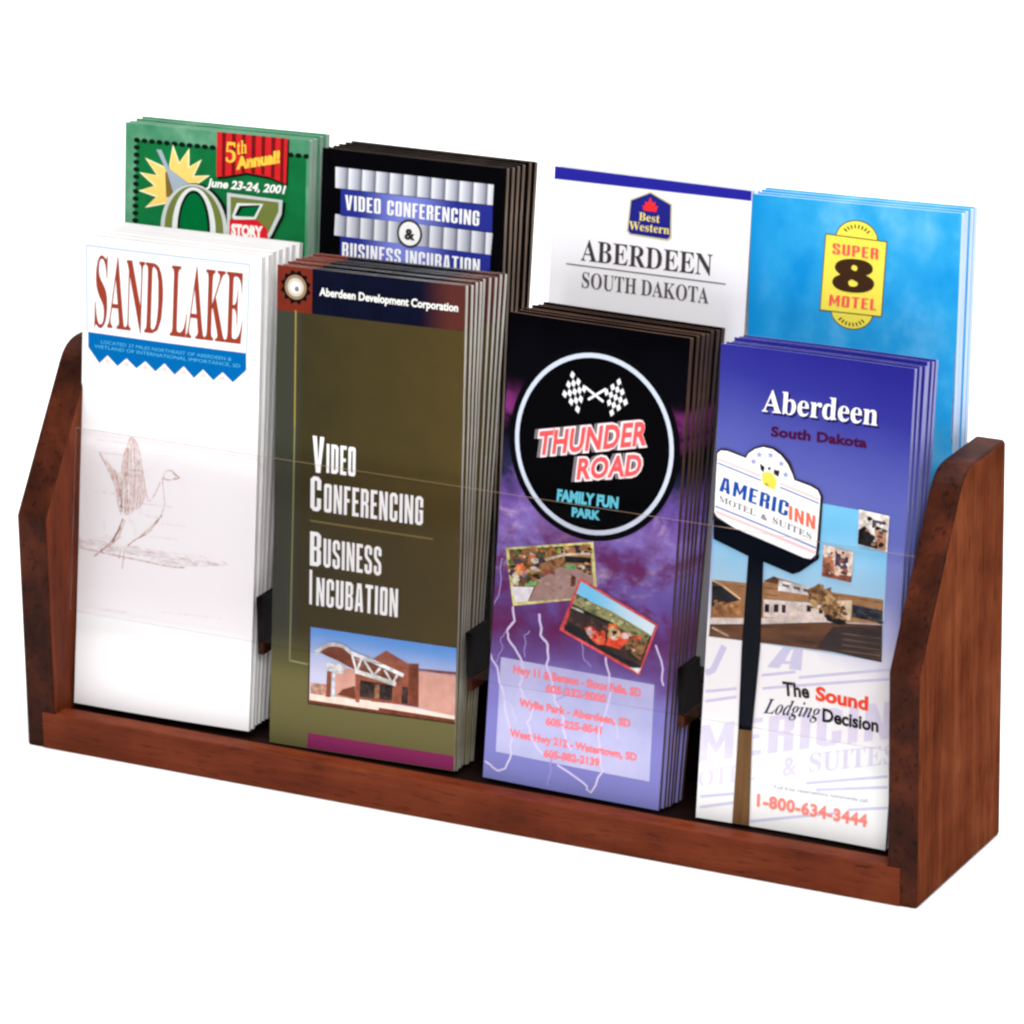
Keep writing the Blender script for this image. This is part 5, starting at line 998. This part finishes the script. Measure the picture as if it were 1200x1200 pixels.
for y in (800, 830, 860, 890):
    a.stroke([(p[0], p[1] - (y - 800) * 0.0035) for p in [(2.657, 3.840), (3.439, 3.864)]], .018, ph((96, 76, 62)), 9)
a.build('inn_photo')
a = Art(ca)
a.poly([(2.847, 6.150), (3.453, 6.113), (3.448, 5.455), (2.856, 5.508)], ph((232, 202, 196)), 10).poly([(2.861, 5.778), (2.976, 5.868), (3.112, 5.738), (3.259, 5.683), (3.352, 5.472), (2.861, 5.517)], ph((22, 20, 22), .2), 11).poly([(3.126, 6.008), (3.343, 5.993), (3.334, 5.843), (3.120, 5.858)], ph((60, 60, 76)), 11).poly([(3.169, 5.835), (3.408, 5.823), (3.416, 5.466), (3.272, 5.476)], ph((170, 120, 90), .2), 12)
a.poly([(2.189, 5.415), (2.785, 5.363), (2.773, 4.791), (2.187, 4.834)], ph((224, 184, 166)), 10).poly([(2.185, 5.219), (2.372, 5.305), (2.444, 4.925), (2.191, 4.859)], ph((176, 110, 80), .3), 11).poly([(2.437, 5.299), (2.697, 5.246), (2.681, 4.988), (2.437, 5.044)], ph((52, 46, 66), .3), 12).poly([(2.189, 4.904), (2.782, 4.912), (2.773, 4.797), (2.187, 4.834)], ph((120, 66, 48), .3), 12)
a.specks([(2.917, 6.055), (3.386, 6.029), (3.379, 5.535), (2.931, 5.578)], 22, .045, [ph((24, 20, 22)), ph((150, 104, 78)), ph((232, 200, 190)), ph((70, 56, 56))], 12.1, 3).specks([(2.249, 5.333), (2.725, 5.301), (2.715, 4.858), (2.244, 4.896)], 22, .045, [ph((130, 72, 52)), ph((212, 170, 150)), ph((60, 46, 56)), ph((240, 214, 196))], 12.1, 4)
a.build('inset_photo')
a = Art(ca)
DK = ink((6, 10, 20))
a.poly([(0.001, 5.801), (-0.006, 6.831), (0.102, 6.912), (0.227, 6.914), (0.572, 6.827), (0.623, 6.913), (0.753, 7.013), (0.918, 7.072), (1.122, 7.057), (1.296, 6.969), (1.462, 6.814), (1.580, 6.533), (1.897, 6.475), (2.046, 6.411), (2.128, 6.287), (2.124, 6.130), (2.113, 5.335), (2.089, 5.185), (1.994, 5.098), (0.451, 5.420), (0.009, 5.581)], ink((42, 24, 26)), 11)
a.poly([(0.026, 5.601), (2.030, 5.122), (2.126, 5.241), (2.110, 5.133), (1.757, 4.843), (1.615, 4.783), (1.039, 4.932), (0.709, 5.007), (0.041, 5.230)], DK, 12)
a.poly([(0.736, 5.070), (1.034, 5.048), (1.069, 3.342), (1.009, 1.785), (0.735, 1.774), (0.706, 3.288)], DK, 13).poly([(0.735, 1.774), (1.009, 1.785), (1.067, -0.054), (0.731, -0.045)], speckle('pole_below_pane', [(0.3, (92, 64, 36)), (0.7, (124, 90, 56))], 2, (3, 1, .3)), 12)  # pole black behind the pane, brown below it: pane's darkening painted in
a.poly([(0.040, 6.816), (0.104, 6.877), (0.229, 6.882), (0.596, 6.794), (0.636, 6.883), (0.766, 6.984), (0.920, 7.039), (1.102, 7.021), (1.264, 6.934), (1.408, 6.786), (1.508, 6.611), (1.548, 6.512), (1.877, 6.441), (2.015, 6.386), (2.077, 6.280), (2.076, 6.124), (2.057, 5.348), (2.043, 5.200), (1.959, 5.114), (1.824, 5.117), (0.448, 5.483), (0.097, 5.646), (0.035, 5.722), (0.035, 6.311)], ink((250, 249, 248), .02), 14)
PKs, BLs = ink((246, 198, 198)), ink((120, 132, 190))
a.stroke([(0.052, 6.717), (0.896, 6.505)], .055, PKs, 15).stroke([(1.273, 6.417), (2.058, 6.221)], .055, PKs, 15).stroke([(0.055, 6.639), (0.912, 6.423)], .03, BLs, 15).stroke([(1.277, 6.346), (2.056, 6.150)], .03, BLs, 15)
a.stroke([(0.051, 5.840), (2.047, 5.330)], .03, BLs, 15).stroke([(0.057, 5.746), (2.030, 5.240)], .05, PKs, 15)
YE = ink((238, 208, 84))
a.poly([(0.916, 6.554), (1.015, 6.598), (1.116, 6.591), (1.221, 6.458), (1.191, 6.287), (1.077, 6.303), (0.938, 6.368)], YE, 16).poly([(0.871, 6.736), (0.969, 6.676), (0.948, 6.579), (0.891, 6.624)], ink((24, 22, 24)), 17).poly([(1.146, 6.657), (1.264, 6.646), (1.244, 6.530), (1.151, 6.574)], ink((40, 38, 40)), 17).poly([(1.032, 6.684), (1.088, 6.691), (1.084, 6.634), (1.030, 6.636)], ink((80, 76, 60)), 17).poly([(1.004, 6.398), (1.075, 6.345), (0.995, 6.355)], ink((120, 104, 40)), 17)
for s in ((0.850, 6.890), (1.068, 6.908), (0.746, 6.751), (1.285, 6.780), (1.379, 6.590)):
    a.poly([(s[0] + (.075 if i % 2 else .03) * math.sin(i * math.pi / 5), s[1] - (.075 if i % 2 else .03) * math.cos(i * math.pi / 5)) for i in range(10)], ink((150, 156, 206)), 16)
a.text('AMERIC', (0.109, 6.132), (1.455, 5.826), (0.132, 6.404), ink((26, 74, 158)), 16, 'block').text('INN', (1.487, 5.783), (2.010, 5.659), (1.480, 6.039), ink((246, 112, 86)), 16, 'block')
a.text('MOTEL', (0.114, 5.937), (0.840, 5.751), (0.114, 6.048), ink((120, 118, 124)), 16, 'serif').text('&', (0.943, 5.729), (1.069, 5.694), (0.944, 5.824), ink((120, 118, 124)), 16, 'sans', .02).text('SUITES', (1.172, 5.677), (1.948, 5.469), (1.172, 5.788), ink((120, 118, 124)), 16, 'serif')
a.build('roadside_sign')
a = Art(ca)
a.text('The', (1.574, 2.533), (2.076, 2.551), (1.537, 2.776), ink((46, 38, 26)), 3, 'sans', .035).text('Sound', (2.220, 2.541), (3.239, 2.512), (2.210, 2.782), ink((246, 74, 44)), 3, 'sans', .042)
a.text('Lodging', (1.192, 2.138), (2.292, 2.199), (1.244, 2.413), ink((44, 44, 76)), 3, 'italic').text('Decision', (2.374, 2.168), (3.478, 2.149), (2.363, 2.404), ink((22, 18, 18)), 3, 'sans', .035)
a.build('slogan_lettering')
a = Art(ca)
a.text('Toll free reservations nationwide call', (1.480, 0.769), (3.363, 0.819), (1.479, 0.834), ink((150, 156, 180)), 3)
a.text('1-800-634-3444', (1.194, 0.402), (3.376, 0.375), (1.190, 0.617), ink((250, 138, 126)), 3, 'sans', .045, 1.08)
a.build('phone_lettering')

# ================================================================== 5  FESTIVAL BROCHURE (rear tier)
co = Cover('brochure', P['O'], MO, E_GREEN, bulge=0.03, thick=0.145, splay=0.015)
tag(co.root, 'green festival brochure with sunburst and red curtain banner, behind the white lake brochures', 'brochure')
co.stack('brochure', 'pale green edged brochure stacked behind the green festival one', 'brochure', 'green brochures in the first rear pocket',
         fan(3, 0.155, 0.0016, 0.022, 4, 0.012, 0.001))
a = Art(co)
a.poly([(0.267, 8.670), (4.016, 8.681), (4.010, 6.632), (0.211, 6.681)], speckle('festival_green', [(0.3, (0, 98, 46)), (0.7, (4, 116, 60))], 1.5), 1)
BK = ink((12, 26, 18))
top = [((0.267, 8.670)[0] + ((4.016, 8.681)[0] - (0.267, 8.670)[0]) * i / 22, (0.267, 8.670)[1] + ((4.016, 8.681)[1] - (0.267, 8.670)[1]) * i / 22) for i in range(23)]
lft = [((0.267, 8.670)[0] + ((0.246, 7.102)[0] - (0.267, 8.670)[0]) * i / 11, (0.267, 8.670)[1] + ((0.246, 7.102)[1] - (0.267, 8.670)[1]) * i / 11) for i in range(12)]
for p in top + lft:
    a.disc(p, .075, BK, 2, 8, .05)
a.build('green_panel')
a = Art(co)
CR, GO = ink((250, 236, 190)), ink((250, 206, 112))
for k, s in ((CR, 1.0), (GO, .9)):
    for pts in ([(0.962, 7.497), (0.468, 7.372), (0.713, 7.603), (0.311, 7.691), (0.670, 7.817), (0.331, 8.053), (0.727, 8.030), (0.455, 8.348), (0.920, 8.209), (1.001, 8.106), (1.077, 7.836)], [(1.000, 8.227), (1.085, 8.658), (1.237, 8.327), (1.455, 8.621), (1.460, 8.264), (1.735, 8.426), (1.566, 8.094), (1.921, 8.133), (1.600, 7.901), (1.434, 7.852)]):
        g = (1.116, 7.875)
        a.poly([(g[0] + (p[0] - g[0]) * s, g[1] + (p[1] - g[1]) * s) for p in pts], k, 3 if s == 1 else 4)
a.poly([(0.716, 8.529), (0.828, 8.532), (1.012, 8.183), (1.573, 7.881), (1.099, 7.683), (0.945, 8.135)], ink((158, 172, 184)), 5).poly([(0.922, 8.099), (0.961, 8.120), (1.118, 7.702), (0.952, 7.618)], ink((120, 100, 52)), 6)
a.build('sunburst')
a = Art(co)
G1, G2, G3 = ink((196, 202, 200)), ink((112, 122, 60)), ink((222, 226, 226))
oc = (1.585, 7.037)
for rx, ry, k, l in ((.80, .92, BK, 7), (.75, .90, G1, 8), (.66, .86, G2, 9), (.49, .84, G3, 10), (.37, .78, BK, 11), (.31, .72, ink((0, 104, 52)), 12)):
    a.disc((oc[0] + (.05 if l == 7 else 0), oc[1]), rx, k, l, 48, ry)
a.poly([(2.312, 7.838), (3.528, 7.802), (3.510, 7.526), (3.299, 7.112), (2.917, 6.525), (2.334, 6.538)], G1, 8).poly([(2.423, 7.848), (3.599, 7.757), (3.565, 7.480), (3.339, 7.048), (2.996, 6.533), (2.681, 6.503)], BK, 7)
a.poly([(2.392, 7.767), (3.443, 7.753), (3.439, 7.571), (3.228, 7.140), (2.837, 6.587), (2.412, 6.614)], G2, 9).poly([(2.430, 7.392), (2.536, 7.659), (3.112, 7.695), (2.949, 7.382), (2.471, 7.327)], G3, 10).poly([(2.493, 7.408), (2.592, 7.610), (3.046, 7.665), (2.917, 7.427)], BK, 11).poly([(2.556, 7.407), (2.663, 7.575), (3.015, 7.635), (2.909, 7.426)], ink((0, 104, 52)), 12)
a.build('festival_wordmark')
a = Art(co)
a.poly([(2.384, 7.329), (2.981, 7.374), (3.199, 7.233), (3.266, 6.766), (2.382, 6.750)], ink((206, 30, 44)), 13).text('STORY', (2.436, 7.031), (3.104, 7.042), (2.433, 7.237), ink((248, 236, 230)), 14, 'sans', .06)
a.build('red_ribbon')
a = Art(co)
a.poly([(2.097, 8.985), (3.646, 8.968), (3.632, 8.074), (3.264, 8.171), (2.739, 8.213), (2.269, 8.102), (2.104, 8.074)], BK, 5)
a.poly([(2.069, 9.017), (3.614, 9.003), (3.592, 8.115), (3.239, 8.220), (2.730, 8.260), (2.260, 8.150), (2.071, 8.126)], ink((206, 36, 40), .15), 6)
for k in range(7):
    x = 590 + k * 55
dk = ink((112, 22, 24), .2)
for s in ([(2.187, 9.014), (2.266, 9.014), (2.260, 8.156), (2.189, 8.150)], [(2.403, 9.005), (2.490, 9.005), (2.480, 8.203), (2.401, 8.190)], [(2.619, 9.003), (2.701, 9.003), (2.699, 8.257), (2.620, 8.243)], [(2.835, 8.994), (2.921, 8.995), (2.918, 8.256), (2.832, 8.262)], [(3.049, 8.999), (3.131, 8.999), (3.122, 8.247), (3.051, 8.261)], [(3.264, 8.997), (3.350, 8.997), (3.337, 8.205), (3.263, 8.226)], [(3.466, 9.001), (3.536, 9.000), (3.529, 8.140), (3.467, 8.162)]):
    a.poly(s, dk, 7)
YL = ink((248, 196, 70))
a.text('5', (2.271, 8.425), (2.491, 8.431), (2.273, 8.788), YL, 8, 'serif').text('th', (2.520, 8.591), (2.731, 8.637), (2.516, 8.840), YL, 8, 'serif').text('Annual!', (2.525, 8.317), (3.436, 8.521), (2.521, 8.533), YL, 8, 'sans', .06)
a.build('curtain_banner')
Art(co).text('June 23-24, 2001', (1.877, 7.923), (3.557, 7.931), (1.922, 8.078), ink((240, 242, 238)), 16, 'sans', .035).build('date_lettering')

# ================================================================== 6  BLACK CONFERENCE BROCHURE
cw = Cover('brochure', P['W'], MW, E_TAN, sag=0.03, thick=0.075, splay=0.03)
tag(cw.root, 'black brochure with grey column print and blue title bands, behind the olive brochures', 'brochure')
cw.stack('brochure', 'black brochure with pale page edges stacked behind the one with the blue title bands', 'brochure', 'black brochures in the second rear pocket',
         fan(5, 0.105, 0.0055, 0.035, 9, 0.012, 0.0015))
b = NB('column_print', 0.5, 0.12)
ph = b.math('FRACT', b.math('DIVIDE', b.math('SUBTRACT', b.u, .27), .297))
MC = b.base(b.ramp(ph, [(0.0, (120, 122, 138)), (0.10, (232, 234, 240)), (0.35, (206, 208, 218)), (0.75, (164, 167, 182)), (1.0, (100, 102, 118))]))
a = Art(cw)
a.poly([(0.293, 8.659), (3.672, 8.666), (3.667, 8.279), (0.307, 8.261)], MC, 1).poly([(0.324, 7.759), (3.689, 7.755), (3.664, 7.330), (0.316, 7.353)], MC, 1)
a.build('column_photo')
b = NB('blue_band', 0.5, 0.12)
gl = b.map(b.math('ABSOLUTE', b.math('SUBTRACT', b.u, 1.85)), 1.1, .1)
MBB = b.base(b.mix(gl, lin((34, 44, 140)), lin((120, 130, 214))))
a = Art(cw)
a.poly([(0.428, 8.254), (3.668, 8.264), (3.679, 7.776), (0.437, 7.740)], MBB, 2).poly([(0.450, 7.352), (3.663, 7.345), (3.668, 6.802), (0.459, 6.825)], MBB, 2)
a.text('VIDEO', (0.536, 7.865), (1.302, 7.863), (0.526, 8.150), WI, 3, 'block').text('CONFERENCING', (1.439, 7.862), (3.399, 7.859), (1.437, 8.143), WI, 3, 'block')
a.text('BUSINESS INCUBATION', (0.503, 6.952), (3.452, 6.944), (0.497, 7.242), WI, 3, 'block')
gc = (1.937, 7.558)
a.disc(gc, .27, ink((54, 48, 46)), 4).disc(gc, .225, ink((246, 246, 246)), 5).text('&', (1.847, 7.450), (2.043, 7.452), (1.844, 7.643), ink((50, 46, 44)), 6, 'sans', .05)
a.build('title_band')

# ================================================================== 7  WHITE HOTEL BROCHURE
cb = Cover('brochure', P['B'], MB, E_GREY, thick=0.06, splay=0.03)
tag(cb.root, 'white hotel brochure with a navy top bar and navy crest, behind the violet lightning brochures', 'brochure')
cb.stack('brochure', 'white brochure with thin grey page edges tucked behind the one with the navy top bar', 'brochure', 'white brochures in the third rear pocket', [(0.03, 0.15, -0.02, 0.004, 0.0)])
Art(cb).poly([(-0.035, 9.045), (4.077, 9.046), (4.054, 8.803), (-0.019, 8.752)], ink((38, 36, 148)), 1).build('top_bar')
a = Art(cb)
a.poly([(1.587, 8.550), (1.992, 8.740), (2.449, 8.558), (2.471, 7.933), (2.404, 7.868), (1.618, 7.888), (1.551, 7.952)], ink((206, 196, 150)), 1).poly([(1.611, 8.532), (1.994, 8.712), (2.419, 8.541), (2.439, 7.951), (2.387, 7.902), (1.632, 7.918), (1.581, 7.970)], ink((34, 36, 128)), 2)
a.poly([(1.872, 8.376), (1.851, 8.474), (1.898, 8.465), (1.901, 8.551), (1.957, 8.529), (1.998, 8.641), (2.051, 8.533), (2.104, 8.568), (2.110, 8.476), (2.163, 8.496), (2.131, 8.378)], ink((232, 48, 52)), 3)
Y2 = ink((238, 218, 128))
a.text('Best', (1.789, 8.188), (2.213, 8.185), (1.788, 8.331), Y2, 4, 'serif').text('Western', (1.596, 7.993), (2.420, 7.999), (1.595, 8.143), Y2, 4, 'serif')
a.build('crest')
a = Art(cb)
GB = ink((66, 58, 62))
a.text('ABERDEEN', (0.641, 7.295), (3.326, 7.334), (0.636, 7.676), GB, 2, 'serif').text('SOUTH DAKOTA', (0.689, 6.795), (3.289, 6.811), (0.685, 7.076), ink((90, 84, 92)), 2, 'serif')
a.stroke([(0.348, 7.197), (3.613, 7.216)], .025, ink((110, 108, 112)), 2)
a.build('title_lettering')

# ================================================================== 8  SKY BLUE MOTEL BROCHURE
cu_ = Cover('brochure', P['U'], MU, E_BLUE, bulge=0.03, thick=0.142, splay=0.015)
tag(cu_.root, 'sky blue brochure with a yellow motel sign, at the right end of the rear tier', 'brochure')
cu_.stack('brochure', 'pale blue edged brochure stacked behind the one with the yellow motel sign', 'brochure', 'sky blue brochures in the fourth rear pocket',
          fan(3, 0.15, 0.0016, 0.008, 6, 0.008, 0.0008))
a = Art(cu_)
OU, YS = ink((92, 80, 40)), ink((246, 226, 84))
for k, g, l in ((OU, .02, 1), (YS, 0, 2)):
    a.disc((2.110, 8.354), .40 + g, k, l, 36, .33 + g).disc((2.066, 7.029), .40 + g, k, l, 36, .31 + g)
r4 = [(1.510, 8.388), (2.689, 8.351), (2.639, 7.004), (1.448, 7.009)]
a.poly([(p[0] + sx * .02, p[1] + sy * .02) for p, sx, sy in zip(r4, (-1, 1, 1, -1), (1, 1, -1, -1))], OU, 3).poly(r4, YS, 4)
for i in range(8):
    t = math.radians(40 + i * 100 / 7)
    for c, sgn in (((2.110, 8.354), 1), ((2.066, 7.029), -1)):
        a.stroke([(c[0] + .25 * math.cos(t), c[1] + sgn * .20 * math.sin(t)), (c[0] + .33 * math.cos(t), c[1] + sgn * .27 * math.sin(t))], .028, OU, 4)
RM = ink((246, 92, 84))
a.text('SUPER', (1.645, 8.046), (2.547, 8.025), (1.646, 8.247), RM, 6, 'block').text('MOTEL', (1.611, 7.098), (2.540, 7.099), (1.621, 7.301), RM, 6, 'block').text('8', (1.721, 7.412), (2.423, 7.426), (1.737, 7.909), ink((62, 40, 24)), 6, 'serif', .03)
a.build('motel_sign')
Art(cu_).poly([(4.091, 6.465), (4.238, 6.520), (4.246, 4.831), (4.075, 4.813)], speckle('mottled_print', [(0.3, (96, 84, 84)), (0.6, (150, 140, 140)), (0.8, (190, 150, 140))], 6), 1).build('side_photo')
